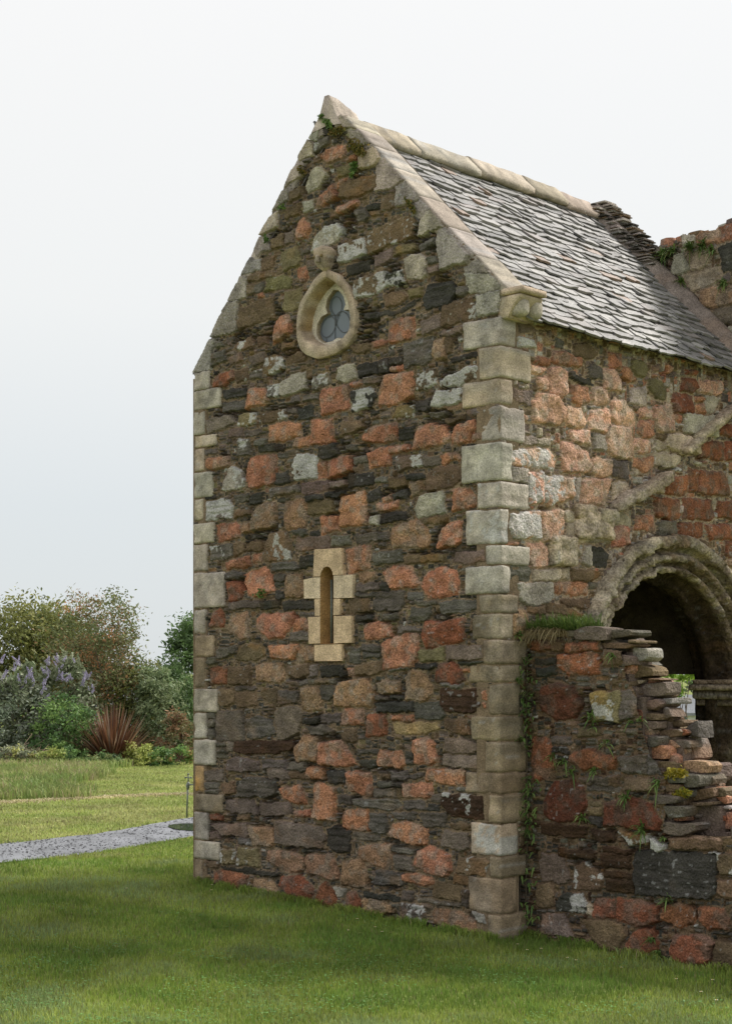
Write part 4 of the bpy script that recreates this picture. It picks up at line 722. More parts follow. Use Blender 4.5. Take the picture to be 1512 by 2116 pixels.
tr = resample(TREF, 90); tr = tr.mean(0)+(tr-tr.mean(0))*1.07; b = Bag(); plate(b, GF, [TIc+(ti-TIc)*.945, tr[::-1]], .115, (.62, .56, .46)); loft(b, GF, [(tr, .115), (TIc+(tr-TIc)*.97, .13), (TIc+(tr-TIc)*.97, .17)], colour('s', np.array([1.]), np.array([1.]), 4)[0]*.7); b.mesh('tracery', M_SM, tw, False)
M_GL = bpy.data.materials.new('old_glass'); M_GL.use_nodes = True; g_ = M_GL.node_tree.nodes['Principled BSDF']; g_.inputs['Base Color'].default_value = (.17, .20, .235, 1); g_.inputs['Roughness'].default_value = .3; g_.inputs['Specular IOR Level'].default_value = .5
nz = M_GL.node_tree.nodes.new('ShaderNodeTexNoise'); nz.inputs['Scale'].default_value = 3; bp = M_GL.node_tree.nodes.new('ShaderNodeBump'); bp.inputs['Strength'].default_value = .15; M_GL.node_tree.links.new(nz.outputs[0], bp.inputs['Height']); M_GL.node_tree.links.new(bp.outputs[0], g_.inputs['Normal'])
b = Bag(); plate(b, GF, [TIc+(ti-TIc)*.945], .160, (.2, .2, .2)); b.mesh('glass', M_GL, tw, False)
M_LD = mat('lead', .6, None, (.10, .105, .11), mott=None, fine=None, bump=None, spec=.5)
b = Bag()
for cx, cy, rx, ry, rot in ((822, 1110, 88, 150, .0), (690, 1450, 105, 175, .35), (930, 1370, 112, 175, -.25)):
    pts = []
    for k in range(29):
        t = 2*math.pi*k/28; x = rx*math.cos(t); y = ry*math.sin(t); pts.append(GF(*on_gable(590+(cx+x*math.cos(rot)-y*math.sin(rot))/7.837, 490+(cy+x*math.sin(rot)+y*math.cos(rot))/7.837, .152), .152))
    tube(b, pts, .0028, 5)
for a, c in (((800, 1250), (800, 1680)), ((860, 1240), (810, 1430)), ((720, 1265), (880, 1260)), ((660, 1630), (660, 1700))):
    tube(b, [GF(*on_gable(590+x/7.837, 490+y/7.837, .152), .152) for x, y in (a, c)], .0028, 5)
b.mesh('lead_cames', M_LD, tw)
# ---- slit window
sw = thing('slit_window', (0, 0, 0), None, None); under(sw, chapel)
BL = [([(325, 192), (745, 172), (775, 590), (620, 598), (612, 545), (575, 478), (525, 458), (470, 480), (428, 560), (415, 618), (305, 620)], 'S'), ([(158, 665), (305, 632), (415, 628), (415, 962), (165, 962)], 's'), ([(625, 604), (925, 584), (915, 950), (625, 958)], 's'),
      ([(328, 972), (415, 970), (415, 1230), (335, 1233)], 'S'), ([(625, 966), (733, 962), (728, 1214), (625, 1222)], 'S'), ([(228, 1250), (415, 1240), (415, 1664), (235, 1668)], 'S'), ([(625, 1230), (898, 1228), (910, 1650), (625, 1664)], 'S'), ([(320, 1680), (748, 1672), (750, 1936), (320, 1942)], 'S')]
b = Bag(); r = np.random.default_rng(3)
for i, (pp, k) in enumerate(BL):
    P = P_(pp, 610, 1110, 7.557, on_gable); cc = colour(k, P[:, 0], P[:, 1], 500+i); c = lin((160, 145, 125) if k == 's' else (158, 138, 114), 1.8)*(1+r.uniform(-.08, .08)); c = np.append(c, .25)
    g_c = P.mean(0); Q = g_c+(P-g_c)*np.array([.985, .985]); plate(b, GF, [Q], -.026+r.uniform(-.003, .003), c); loft(b, GF, [(P, .06), (P, -.02), (Q, -.026)], c)
sl_ = SLO; cs = SLO.mean(0); in_ = cs+(SLO-cs)*np.array([.78, .985]); c = np.append(lin((126, 100, 68), 1.8), .2)
loft(b, GF, [(sl_, -.02), (in_, .09), (in_, .20)], c); b.mesh('window_surround', M_SM, sw, False)
b = Bag(); plate(b, GF, [in_], .175, (.2, .2, .2)); b.mesh('glass', M_GL, sw, False)
b = Bag(); xs = in_[:, 0].min(); tube(b, [GF(SLO[:, 0].min()+.150, SLO[:, 1].min()+.01, .10), GF(SLO[:, 0].min()+.150, SLO[:, 1].max()-.12, .10)], .013, 8); b.mesh('conduit', M_ME, sw)
# ---- carved head above the trefoil window
b = Bag(); a = on_gable(676, 538); 
def htap(V, hd): V = V.copy(); t = (V[:, 2]+hd[2])/(2*hd[2]); V[:, 0] *= .62+.5*ss(0, .8, t); V[:, 1] = np.where(V[:, 1] < 0, V[:, 1]*(.55+.6*t), V[:, 1]); return V
rbox(b, GF(a[0], a[1], .0), AX, (.19, .26, .22), r=.06, amp=.022, seg=.02, kind='s', seed=71, taper=htap, freq=14)
for dx in (-.045, .045): rbox(b, GF(a[0]+dx, a[1]+.02, -.125), AX, (.03, .03, .03), r=.014, amp=.003, seg=.01, kind='y', seed=72)
rbox(b, GF(a[0], a[1]-.01, -.13), AX, (.035, .05, .07), r=.015, amp=.004, seg=.012, kind='s', seed=73)
under(b.mesh('carved_head', M_SM), chapel)

# ================================================================ ruined nave wall rising behind the roof
NWT = """g 970 750 1090 710 1140 740 1100 790 980 800;l 1170 650 1240 640 1280 660 1270 720 1190 740;a 1280 660 1330 620 1430 610 1440 700 1290 720;p 1430 600 1512 565 1640 560 1640 690 1440 700;b 1420 730 1560 700 1560 890 1460 900;l 1130 790 1200 780 1240 880 1200 920 1110 930;
s 1210 780 1340 760 1370 830 1350 870 1250 890;s 1210 930 1420 870 1440 960 1330 1010 1240 1030;r 1150 1010 1260 1060 1270 1120 1250 1150 1150 1080;a 1310 1010 1560 1000 1560 1110 1330 1150 1305 1100;w 1340 1160 1540 1130 1560 1240 1400 1260;l 1400 1270 1560 1260 1560 1400 1450 1400"""
nave = thing('ruined_wall', tuple(GF(.2, 0, 4.3)), 'ruined rubble wall with a broken mossy top rising behind the slate roof', 'wall'); nave['kind'] = 'thing'
NF = lambda u, v, d=0.: C0+EG*u+ES*(4.20+d)+EZ*v
nst = parse(NWT, 1040, 280, 3.2034, lambda x, y: on_gable(x, y, 4.20))
ntop = np.array([on_gable(*p, 4.20) for p in ((1600, 440), (1512, 456), (1485, 462), (1478, 472), (1440, 474), (1435, 482), (1412, 479), (1405, 487), (1392, 488), (1385, 496), (1362, 505), (1345, 520), (1338, 560))])
ntop = ntop[np.argsort(ntop[:, 0])]
NP = lambda U: np.where(U < ntop[0, 0], ntop[0, 1], np.interp(U, ntop[:, 0], ntop[:, 1]))+.0
field('wall_face', NF, -1.6, 1.36, 4.6, 7.4, .012, nst, lambda U, V: V < NP(U)-.02+.03*(fbm(U*9, V*9, 2)-.5), (120, 108, 94), nave, seed=6, fillmix='gnnlwso', hmax=.14, wmax=.3, deep=.6, off=.02)
b = Bag(); r = np.random.default_rng(77)
for u in np.arange(-1.6, 1.36, .12): bx(NF, u, u+.122, 4.6, float(NP(np.array([u+.06]))[0])-.06, .07, .6, (.14, .11, .09), b)
under(b.mesh('wall_core', M_DK, None, False), nave)
b = Bag()
for u in np.arange(-1.5, 1.3, .17):
    for d in (.12, .36):
        z = float(NP(np.array([u]))[0]); rbox(b, NF(u+r.normal(0, .02), z-.05+r.uniform(-.02, .03), d), AX, (r.uniform(.14, .24), .26, r.uniform(.08, .17)), r=.03, amp=.03, seg=.05, kind='awlpln'[r.integers(6)], seed=int(r.integers(1e6)))
under(b.mesh('top_stones', M_ST), nave)

# ================================================================ broken stump of wall beside the corner
stub = thing('ruined_wall', tuple(TF(.6, 0, .3)), 'broken stump of dark rubble wall stepping down beside the chapel corner', 'wall'); stub['kind'] = 'thing'
tst = parse(T6, 1020, 1280, 3.073, on_stub)+parse(T7, 1020, 1624, 3.073, on_stub)
tt = np.array([on_stub(*p) for p in ((1070, 1318), (1180, 1312), (1235, 1318), (1243, 1340), (1285, 1345), (1290, 1400), (1312, 1430), (1318, 1480), (1326, 1510), (1340, 1560), (1355, 1575), (1372, 1610), (1362, 1640), (1350, 1660), (1366, 1700), (1372, 1724), (1512, 1732), (1600, 1738))])
tt[:, 0] = np.maximum.accumulate(tt[:, 0]+np.arange(len(tt))*1e-4)
TP = lambda U: np.interp(U, tt[:, 0], tt[:, 1], left=2.66, right=1.02)
field('wall_face', TF, -.08, 3.6, -.3, 2.75, .007, tst, lambda U, V: V < TP(U), (92, 77, 64), stub, seed=9, fillmix='bggbndnng', hmax=.07, wmax=.34, deep=.60)
sil = np.array([on_stub(*p, .2) for p in ((1095, 1302), (1300, 1306), (1308, 1335), (1342, 1350), (1350, 1392), (1374, 1410), (1378, 1440), (1388, 1470), (1408, 1494), (1436, 1530), (1440, 1574), (1478, 1584), (1482, 1622), (1500, 1640), (1512, 1700), (1530, 1730), (1700, 1745))])
sil[:, 0] = np.maximum.accumulate(sil[:, 0]+np.arange(len(sil))*1e-4)
SP = lambda U: np.interp(U, sil[:, 0], sil[:, 1], right=1.02)
b = Bag()
for u in np.arange(-.08, 3.6, .07):
    tz = float(TP(np.array([u+.035]))[0]); sz = float(SP(np.array([u+.09]))[0])-.07
    bx(TF, u, u+.071, -.3, tz-.05, .07, .25, (.16, .12, .10), b); [bx(TF, u, u+.071, -.3, float(SP(np.array([u+.09+.69*(da-.13)]))[0])-.05, da, db, (.16, .12, .10), b) for da, db in ((.24, .38), (.38, .52), (.52, .66), (.66, .80))]
under(b.mesh('wall_core', M_ST, None, False), stub)
b = Bag(); r = np.random.default_rng(12)
for i, it in enumerate(BROKEN.split(';')):
    t = it.split(); d = float(t[1]); P = P_(np.array(t[2:], float).reshape(-1, 2), 1020, 1280, 3.073, on_stub, d); slab3(b, TF, P, d, .22+.1*r.random(), t[0] if t[0] != 'l' else 'wk'[i % 2], seed=i+30, amp=.022, n=16, inset=.010)
us_ = np.linspace(.9, 2.5, 600); zz = SP(us_); tz_ = TP(us_)
for z in np.arange(1.0, 2.66, .10):
    ok = us_[zz > z]; ut = us_[tz_ > z]; ue_ = ok.max() if len(ok) else .9; uf = ut.max() if len(ut) else .9
    for d in (.08, .26, .48):
        hi_ = uf+(ue_-uf)*min(1, d/.22) if ue_ > uf else ue_
        u = hi_-max(d-.2, 0)*.69+r.uniform(-.14, -.03); 
        for k in range(4 if d < .3 else 2):
            w = r.uniform(.10, .30); h = r.uniform(.05, .12); a, c = u-w, u; jj = lambda: r.uniform(-.006, .006)
            slab3(b, TF, [(a, z), (c+jj()*2, z+jj()), (c+jj()*3, z+h), (a, z+h+jj())], d+r.uniform(-.03, .03), .2, 'gndnrwgaap'[r.integers(10)], seed=int(r.integers(1e6)), amp=.016, n=11, inset=.006); u -= w
            if u < uf-.1: break
for u in np.arange(0.05, .85, .16):            # ledge at the head of the stump
    for d in (.12, .38, .62): rbox(b, TF(u, 2.655, d), [ES, EG, EZ], (.25, .17, .06), r=.015, amp=.012, seg=.05, kind='ngw'[r.integers(3)], seed=int(r.integers(1e6)))
under(b.mesh('broken_stones', M_ST, None, False), stub)

# ================================================================ ground
gx = np.r_[np.linspace(-400, -14, 12), np.arange(-12, 12, .4), np.linspace(14, 400, 12)]; gy = np.r_[np.linspace(-60, 6, 8), np.arange(6.5, 60, .4), np.linspace(64, 1500, 14)]
X, Y = np.meshgrid(gx, gy); Z = ground_z(X, Y); V = np.stack([X.ravel(), Y.ravel(), Z.ravel()], 1); ny, nx = X.shape; i = np.arange(ny*nx).reshape(ny, nx)
M_G = mat('turf_soil', .95, None, (.19, .22, .07), mott=(.3, 1.2), fine=(.4, 45.), bump=(.5, 40., .03), spec=.1)
tag(mk('lawn', V, np.stack([i[:-1, :-1].ravel(), i[:-1, 1:].ravel(), i[1:, 1:].ravel(), i[1:, :-1].ravel()], 1), M_G), kind='structure')
# wet gravel path, curving away behind the chapel
near = [(-12, 14.2), (-8.5, 15.7), (-6, 17.1), (-4.16, 18.45), (-3.3, 19.5), (-2.27, 21.3), (-1.2, 23.2), (1, 26), (4, 29.5)]
far = [(-12, 16.3), (-9, 17.6), (-6.6, 19.1), (-4.66, 20.6), (-3.6, 21.9), (-2.56, 24.0), (-1.6, 25.8), (.4, 28.4), (3.2, 31.6)]
def spl(P, n): P = np.array(P, float); t = np.linspace(0, len(P)-1, n); return np.stack([np.interp(t, np.arange(len(P)), P[:, k]) for k in (0, 1)], 1)
n_ = 160; a = spl(near, n_); c = spl(far, n_); V = []; m_ = 22
for k in range(m_):
    P = a+(c-a)*k/(m_-1); e_ = .13*(fbm(P[:, 0]*3, P[:, 1]*3, 5)-.5)*(1 if k in (0, m_-1) else 0)
    P = P+np.stack([0*e_, e_], 1); z = ground_z(P[:, 0], P[:, 1])+.012+.02*(fbm(P[:, 0]*2.2, P[:, 1]*2.2, 6)-.5)+.012*(fbm(P[:, 0]*16, P[:, 1]*16, 7)-.5)*(0 < k < m_-1); V.append(np.c_[P, z])
V = np.concatenate(V); i = np.arange(n_*m_).reshape(m_, n_)
M_P = mat('wet_gravel', .34, None, (.165, .17, .19), mott=(.4, 2.6), fine=(.18, 60.), bump=(.35, 40., .012), spec=.6)
tag(mk('path', V, np.stack([i[:-1, :-1].ravel(), i[:-1, 1:].ravel(), i[1:, 1:].ravel(), i[1:, :-1].ravel()], 1), M_P), kind='structure')
b = Bag(); r = np.random.default_rng(8)
for k in range(5200):
    t = r.random(); f_ = r.random(); j = int(t*(n_-1)); p = a[j]+(c[j]-a[j])*f_+r.normal(0, .03, 2); s_ = r.uniform(.003, .010)*(1.6 if r.random() < .05 else 1); z = ground_z(*p)+.014
    o8 = np.array([(x, y, z_) for x in (-1, 1) for y in (-1, 1) for z_ in (0, 1)])*s_*r.uniform(.6, 1.2, (8, 3)); ca = r.uniform(0, 6.3); R_ = np.array([[math.cos(ca), -math.sin(ca), 0], [math.sin(ca), math.cos(ca), 0], [0, 0, .7]])
    b.add(o8@R_.T+[p[0], p[1], z], np.array([[0, 1, 3, 2], [4, 6, 7, 5], [0, 4, 5, 1], [2, 3, 7, 6], [1, 5, 7, 3]]), np.append(np.array([.2, .2, .21])*r.uniform(.25, 1.3), 0))
tag(b.mesh('gravel', M_ST, None, False), kind='stuff')
pud = np.array([(345, 1711), (355, 1706), (380, 1704), (410, 1705), (430, 1710), (420, 1717), (395, 1720), (365, 1717)]); P = np.array([on_ground(x, y, .16)[:2] for x, y in pud]); P = smooth(resample(P, 40), 2)
V = np.c_[P, np.full(40, .178)]; V = np.vstack([V, [*P.mean(0), .178]]); M_W = bpy.data.materials.new('puddle_water'); M_W.use_nodes = True; w_ = M_W.node_tree.nodes['Principled BSDF']; w_.inputs['Base Color'].default_value = (.03, .035, .03, 1); w_.inputs['Roughness'].default_value = .04; w_.inputs['Specular IOR Level'].default_value = .8
tag(mk('puddle', V, np.array([[i, (i+1) % 40, 40] for i in range(40)]), M_W), kind='structure')

# ---- grass
def blades(n, pts, h0, h1, w, cols, seed, lean=.5):
    r = np.random.default_rng(seed); n = len(pts); h = r.uniform(h0, h1, n); an = r.uniform(0, 2*math.pi, n); la = r.uniform(0, 2*math.pi, n); ln = r.random(n)*lean*h
    dx = np.cos(an)*w*r.uniform(.6, 1.2, n); dy = np.sin(an)*w*r.uniform(.6, 1.2, n); x, y = pts[:, 0], pts[:, 1]; z = ground_z(x, y)-.005; lx, ly = np.cos(la)*ln, np.sin(la)*ln
    V = np.stack([np.c_[x-dx, y-dy, z], np.c_[x+dx, y+dy, z], np.c_[x+dx*.8+lx*.35, y+dy*.8+ly*.35, z+h*.6], np.c_[x-dx*.8+lx*.35, y-dy*.8+ly*.35, z+h*.6], np.c_[x+lx, y+ly, z+h*(1-.25*lean)]], 1).reshape(-1, 3)
    i = np.arange(n)*5; q = np.stack([i, i+1, i+2, i+3], 1); t = np.stack([i+3, i+2, i+4], 1)
    cols = np.array(cols); m = np.clip(fbm(x*1.3, y*1.3, 3)*1.9-.45+r.normal(0, .16, n), 0, .999)*len(cols); C = cols[m.astype(int)]*(r.uniform(.75, 1.3, n)[:, None]); dry = r.random(n) < .05; C[dry] = np.array([.30, .27, .13])*r.uniform(.6, 1.1, dry.sum())[:, None]
    return V, [t, q], np.repeat(np.c_[C, np.ones(n)], 5, 0)
def in_poly_path(x, y):                          # between the two edges of the path
    ya = np.interp(x, [p[0] for p in near], [p[1] for p in near]); yc = np.interp(x, [p[0] for p in far], [p[1] for p in far]); return (y > ya) & (y < yc)
def inside_walls(x, y):
    u = (x-C0[0])*EG[0]+(y-C0[1])*EG[1]; s_ = (x-C0[0])*ES[0]+(y-C0[1])*ES[1]
    return ((u > -.02) & (u < W+.02) & (s_ > -.01) & (s_ < 5)) | ((u < .1) & (u > -3.6) & (s_ > STUB-.01) & (s_ < STUB+.8))
r = np.random.default_rng(21)
def scatter(n, y0, y1, k0=-.34, k1=.34, bias=1.):
    y = y0+(y1-y0)*r.random(n)**bias; x = r.uniform(k0, k1, n)*(y+2); m = ~in_poly_path(x, y) & ~inside_walls(x, y); return np.c_[x[m], y[m]]
GC = [(.16, .25, .05), (.21, .295, .055), (.26, .33, .065), (.32, .375, .095), (.27, .35, .14)]
pts = scatter(430000, 9.2, 21, -.30, .30, 1.5); V, f_, C = blades(0, pts, .025, .075, .0035, GC, 4); tag(mk('grass', V, f_, M_GR, None, C), kind='stuff')
GC2 = [(.28, .34, .10), (.33, .38, .12), (.38, .41, .14), (.42, .42, .18)]
p2_ = scatter(150000, 9.2, 16, -.30, .30, 1.3); p2_ = p2_[fbm(p2_[:, 0]*2.3, p2_[:, 1]*2.3, 55) > .56]; V, f_, C = blades(0, p2_[::2], .04, .085, .0035, [(.14, .25, .05), (.19, .29, .055), (.25, .33, .08)], 15, .8); tag(mk('tall_grass', V, f_, M_GR, None, C), kind='stuff')
pts = scatter(170000, 19, 41, -.36, .12, 1.2); V, f_, C = blades(0, pts, .02, .06, .010, GC2, 5); tag(mk('grass_beyond_path', V, f_, M_GR, None, C), kind='stuff'); bpy.data.objects['grass_beyond_path'].name = 'mown_grass'
# tall meadow grass left, beyond the mown strip
y = r.uniform(27.6, 39, 60000); x = r.uniform(-14, -4.2, 60000)-(y-28)*.07; keep = (x < -5.0+1.6*(fbm(y*.4, x*.2, 9)-.5)-(y-28)*.1); pts = np.c_[x, y][keep]
V, f_, C = blades(0, pts, .08, .30, .012, [(.22, .30, .09), (.28, .34, .11), (.34, .36, .14), (.40, .34, .2)], 6, .7); tag(mk('meadow_grass', V, f_, M_GR, None, C), kind='stuff')
# longer tufts and clover at the foot of the walls
n = 9000; t = r.random(n); A_ = GF(W+.1, 0)[:2]; B_ = GF(-.03, 0)[:2]; C_ = TF(.0, 0)[:2]; E_ = TF(3.2, 0)[:2]; q = r.random(n)[:, None]; base_ = np.where(q < .58, A_+(B_-A_)*t[:, None], C_+(E_-C_)*t[:, None]); base_ = base_-ES[:2]*(np.abs(r.normal(0, .055, n))+.02)[:, None]
keep = fbm(base_[:, 0]*5, base_[:, 1]*5, 77) > .42; V, f_, C = blades(0, base_[keep], .04, .13, .0035, GC, 14, .9); tag(mk('tall_grass', V, f_, M_GR, None, C), kind='stuff')
p = scatter(26000, 10, 15, -.3, .3, 1.2); p = p[fbm(p[:, 0]*1.7, p[:, 1]*1.7, 31) > .56]; n = len(p); z = ground_z(p[:, 0], p[:, 1])+r.uniform(.03, .055, n); s_ = r.uniform(.006, .011, n); an = r.uniform(0, 6.3, n); tl = r.normal(0, .3, n)
dx, dy = np.cos(an)*s_, np.sin(an)*s_; V = np.stack([np.c_[p[:, 0]-dx, p[:, 1]-dy, z-tl*s_], np.c_[p[:, 0]-dy, p[:, 1]+dx, z], np.c_[p[:, 0]+dx, p[:, 1]+dy, z+tl*s_], np.c_[p[:, 0]+dy, p[:, 1]-dx, z]], 1).reshape(-1, 3)
C = np.array([.14, .27, .08])*r.uniform(.7, 1.4, n)[:, None]; tag(mk('clover', V, np.arange(4*n).reshape(n, 4), M_GR, None, np.repeat(np.c_[C, np.ones(n)], 4, 0)), kind='stuff')
# the straw-coloured edge of the mown strip
y = r.normal(0, .14, 16000); x = r.uniform(-13, 3, 16000); yb = np.interp(x, [-13, -6.2, -3, 3], [25.6, 27.0, 28.6, 31]); V, f_, C = blades(0, np.c_[x, yb+y], .03, .08, .012, [(.52, .46, .28), (.58, .5, .3)], 7, 1.2); tag(mk('straw', V, f_, M_GR, None, C), kind='stuff')
# daisies
src = None
for k, (x, y) in enumerate([(1355-617, 1104), (738, 1912), (775, 1926), (789, 1934), (1069, 1950), (1118, 1957), (1172, 1972), (1283, 1987), (1397, 2010), (1480, 2053), (720, 1933), (437, 1867), (544, 1868), (438, 1858), (1448, 2036), (1472, 2012), (1089, 1960), (1190, 1976), (262, 1868), (360, 1795)]):
    if y < 1500: continue
    p = on_ground(x, y, .05); p[2] = ground_z(p[0], p[1])+.055
    if src is None:
        bb = Bag(); tube(bb, [(0, 0, -.055), (0.003, 0, 0)], .0015, 4, (.06, .12, .03)); o = bb.mesh('daisy', M_GR); src = o
        bb = Bag()
        for q in range(14):
            t = 2*math.pi*q/14; cs, sn = math.cos(t), math.sin(t); bb.add(np.array([(0, 0, .001), (cs*.008-sn*.003, sn*.008+cs*.003, .003), (cs*.014, sn*.014, .004), (cs*.008+sn*.003, sn*.008-cs*.003, .003)]), np.array([[0, 1, 2, 3]]), (.85, .85, .82))
        pt = bb.mesh('petals', M_GR, o)
        bb = Bag(); rbox(bb, np.array([0, 0, .004]), np.eye(3), (.008, .008, .006), r=.003, amp=0, seg=.003, kind='y'); bb.c[-1][:] = (.7, .5, .05, 0); ct = bb.mesh('flower_centre', M_GR, o)
        d = o
    else:
        d = src.copy(); COL.objects.link(d)
        for ch in (pt, ct): e_ = ch.copy(); COL.objects.link(e_); e_.parent = d
    d.location = p; tag(d, 'small white daisy open in the short green lawn', 'daisy', 'daisies scattered over the lawn')

# ================================================================ plants
def leaves(bag, cen, rad, n, size, cols, seed, clumps=None, flat=.0, shell=.5):
    """leaf-sized faces gathered in clumps through an irregular crown"""
    r = np.random.default_rng(seed); cen = np.array(cen, float); rad = np.array(rad, float); clumps = clumps or max(n//70, 6)
    d = r.normal(size=(clumps, 3)); d /= np.linalg.norm(d, axis=1, keepdims=True); rr = r.uniform(shell**3, 1, clumps)**(1/3.); cc = cen+d*rad*rr[:, None]*(.85+.3*r.random((clumps, 1)))
    cc[:, 2] = np.maximum(cc[:, 2], cen[2]-rad[2]*.95); w = r.uniform(.5, 1.5, clumps); w /= w.sum(); ci = r.choice(clumps, n, p=w)
    cr = (rad.mean()*r.uniform(.08, .19, clumps))[ci]; p = cc[ci]+r.normal(size=(n, 3))*cr[:, None]*np.array([1, 1, .8])
    nz = r.normal(size=(n, 3))+np.array([0, -.2, .6]); nz /= np.linalg.norm(nz, axis=1, keepdims=True); t = np.cross(nz, r.normal(size=(n, 3))); t /= np.linalg.norm(t, axis=1, keepdims=True)+1e-9; b_ = np.cross(nz, t)
    s_ = size*r.uniform(.6, 1.4, n)[:, None]; V = np.stack([p-t*s_, p+b_*s_*.42+nz*s_*.1, p+t*s_, p-b_*s_*.42+nz*s_*.1], 1).reshape(-1, 3)
    cols = np.array(cols, float); k = (np.clip(r.random(clumps)[ci]*.7+r.random(n)*.3, 0, .999)*len(cols)).astype(int); C = cols[k]*FOL*r.uniform(.7, 1.35, n)[:, None]
    bag.add(V, np.arange(4*n).reshape(n, 4), np.repeat(np.c_[C, np.ones(n)], 4, 0)); return cc
FOL = 1.6
def shrub(name, x, y, cen, rad, n, size, cols, label, cat, seed, group=None, stems=5, trunk=.03, extra=None, shell=.5):
    base = np.array([x, y, float(ground_z(x, y))]); o = thing(name, tuple(base), label, cat, group); bag = Bag(); cc = leaves(bag, base+np.array(cen), rad, n, size, cols, seed, shell=shell)
    if extra: leaves(bag, base+np.array(cen)+np.array(extra[0]), np.array(rad)*extra[1], extra[2], extra[3], extra[4], seed+1)
    under(bag.mesh('crown' if trunk > .025 else 'foliage', M_LF, None, False), o)
    bt = Bag(); r = np.random.default_rng(seed)
    for k in range(stems):
        e_ = cc[r.integers(len(cc))]; s0 = base+np.r_[r.normal(0, .12 if stems > 1 else 0, 2), -.05]; m = s0*.5+e_*.5+np.r_[r.normal(0, .12, 2), .15]; rr_ = trunk*r.uniform(.6, 1.1); tube(bt, [s0, s0*.75+m*.25+np.r_[r.normal(0, .03, 2), 0], m, e_], [rr_, rr_*.85, rr_*.6, rr_*.2], 6, (.1, .08, .06))
    under(bt.mesh('trunk' if trunk > .025 else 'stems', M_BK), o); return o, base
OL = [(.10, .11, .035), (.13, .14, .04), (.17, .17, .06), (.08, .10, .04)]; DG = [(.045, .075, .03), (.06, .10, .035), (.08, .13, .045)]; RW = [(.07, .09, .035), (.09, .11, .04), (.10, .12, .05), (.13, .15, .06), (.13, .12, .06), (.20, .12, .06), (.15, .15, .08), (.12, .14, .06)]
GG = [(.12, .15, .08), (.17, .19, .12), (.23, .24, .17)]; BR = [(.06, .11, .04), (.09, .16, .05), (.13, .20, .06)]; RD = [(.13, .08, .05), (.17, .10, .055), (.11, .11, .05)]
sx = lambda px, D: (px-CX)/F*D
for (nm, px, D, cz, rad, n, sz, cols, lab, cat, sd, st, tr, ex, sh) in (
    ('broadleaf_tree', 10, 44, 2.55, (2.2, 1.4, 1.45), 22000, .065, OL, 'olive green leafy tree at the left edge behind the purple flower bush', 'tree', 1, 5, .06, ((.5, -.6, -1.1), .5, 1400, .06, [(.24, .14, .06), (.18, .15, .06)]), .4),
    ('broadleaf_tree', 118, 45, 2.5, (1.2, 1.2, 1.5), 15000, .065, OL, 'olive green tree between the left edge tree and the berry laden tree', 'tree', 2, 5, .05, None, .4),
    ('rowan_tree', 168, 42, 2.35, (.85, 1.0, 1.9), 12000, .045, RW, 'taller half of the berry trees with rusty orange leaves and twiggy top', 'tree', 3, 9, .035, ((.0, -.3, .2), .8, 700, .035, [(.30, .15, .07)]), .2),
    ('rowan_tree', 238, 41, 2.2, (.62, .9, 1.9), 9000, .045, RW, 'narrow tree with orange berries beside the gap of open sky', 'tree', 4, 9, .035, ((.1, -.3, .3), .8, 500, .035, [(.30, .15, .07)]), .2),
    ('leafy_shrub', 285, 41, 1.3, (.75, .8, 1.4), 8000, .05, OL, 'yellow green shrub under the gap between the trees', 'shrub', 5, 6, .03, None, .3),
    ('broadleaf_tree', 398, 46, 2.15, (.62, .9, 1.75), 9000, .07, DG, 'dark green broad leaved tree partly hidden by the left chapel corner', 'tree', 6, 4, .06, None, .3),
    ('broadleaf_tree', 372, 42, 1.1, (.78, .9, 1.45), 9000, .06, DG+[(.12, .15, .07)], 'dense dark green bushy tree below the taller tree at the chapel corner', 'tree', 7, 5, .04, None, .4),
    ('leafy_shrub', 325, 40.5, 1.05, (.6, .7, 1.2), 7000, .05, [(.12, .16, .08), (.16, .19, .10), (.09, .12, .06)], 'grey green rounded shrub behind the red spiky plant', 'shrub', 8, 5, .02, None, .4),
    ('leafy_shrub', 372, 39.8, .45, (.55, .6, .75), 2600, .05, RD+[(.16, .13, .07)], 'reddish brown low shrub next to the chapel corner', 'shrub', 9, 5, .02, None, .4),
    ('ivy_mound', 128, 38.6, .55, (.72, .7, 1.05), 7000, .045, BR, 'bright green leafy mound left of the red spiky plant', 'shrub', 10, 5, .02, None, .5),
    ('leafy_shrub', 40, 39, .7, (1.1, .8, 1.1), 4200, .055, [(.07, .09, .05), (.12, .15, .10), (.16, .18, .14), (.06, .06, .04)], 'dark grey green shrub low at the left edge', 'shrub', 11, 6, .02, None, .5)):
    shrub(nm, sx(px, D), D, (0, 0, cz), rad, n, sz, cols, lab, cat, sd, stems=st, trunk=tr, extra=ex, shell=sh)
# trees out of this frame's main view but part of the same belt, left of it
shrub('broadleaf_tree', -13.2, 45, (0, 0, 2.3), (2.2, 1.4, 2.0), 6000, .09, OL, 'large olive tree beyond the left end of the shrub belt', 'tree', 31, stems=5, trunk=.06)
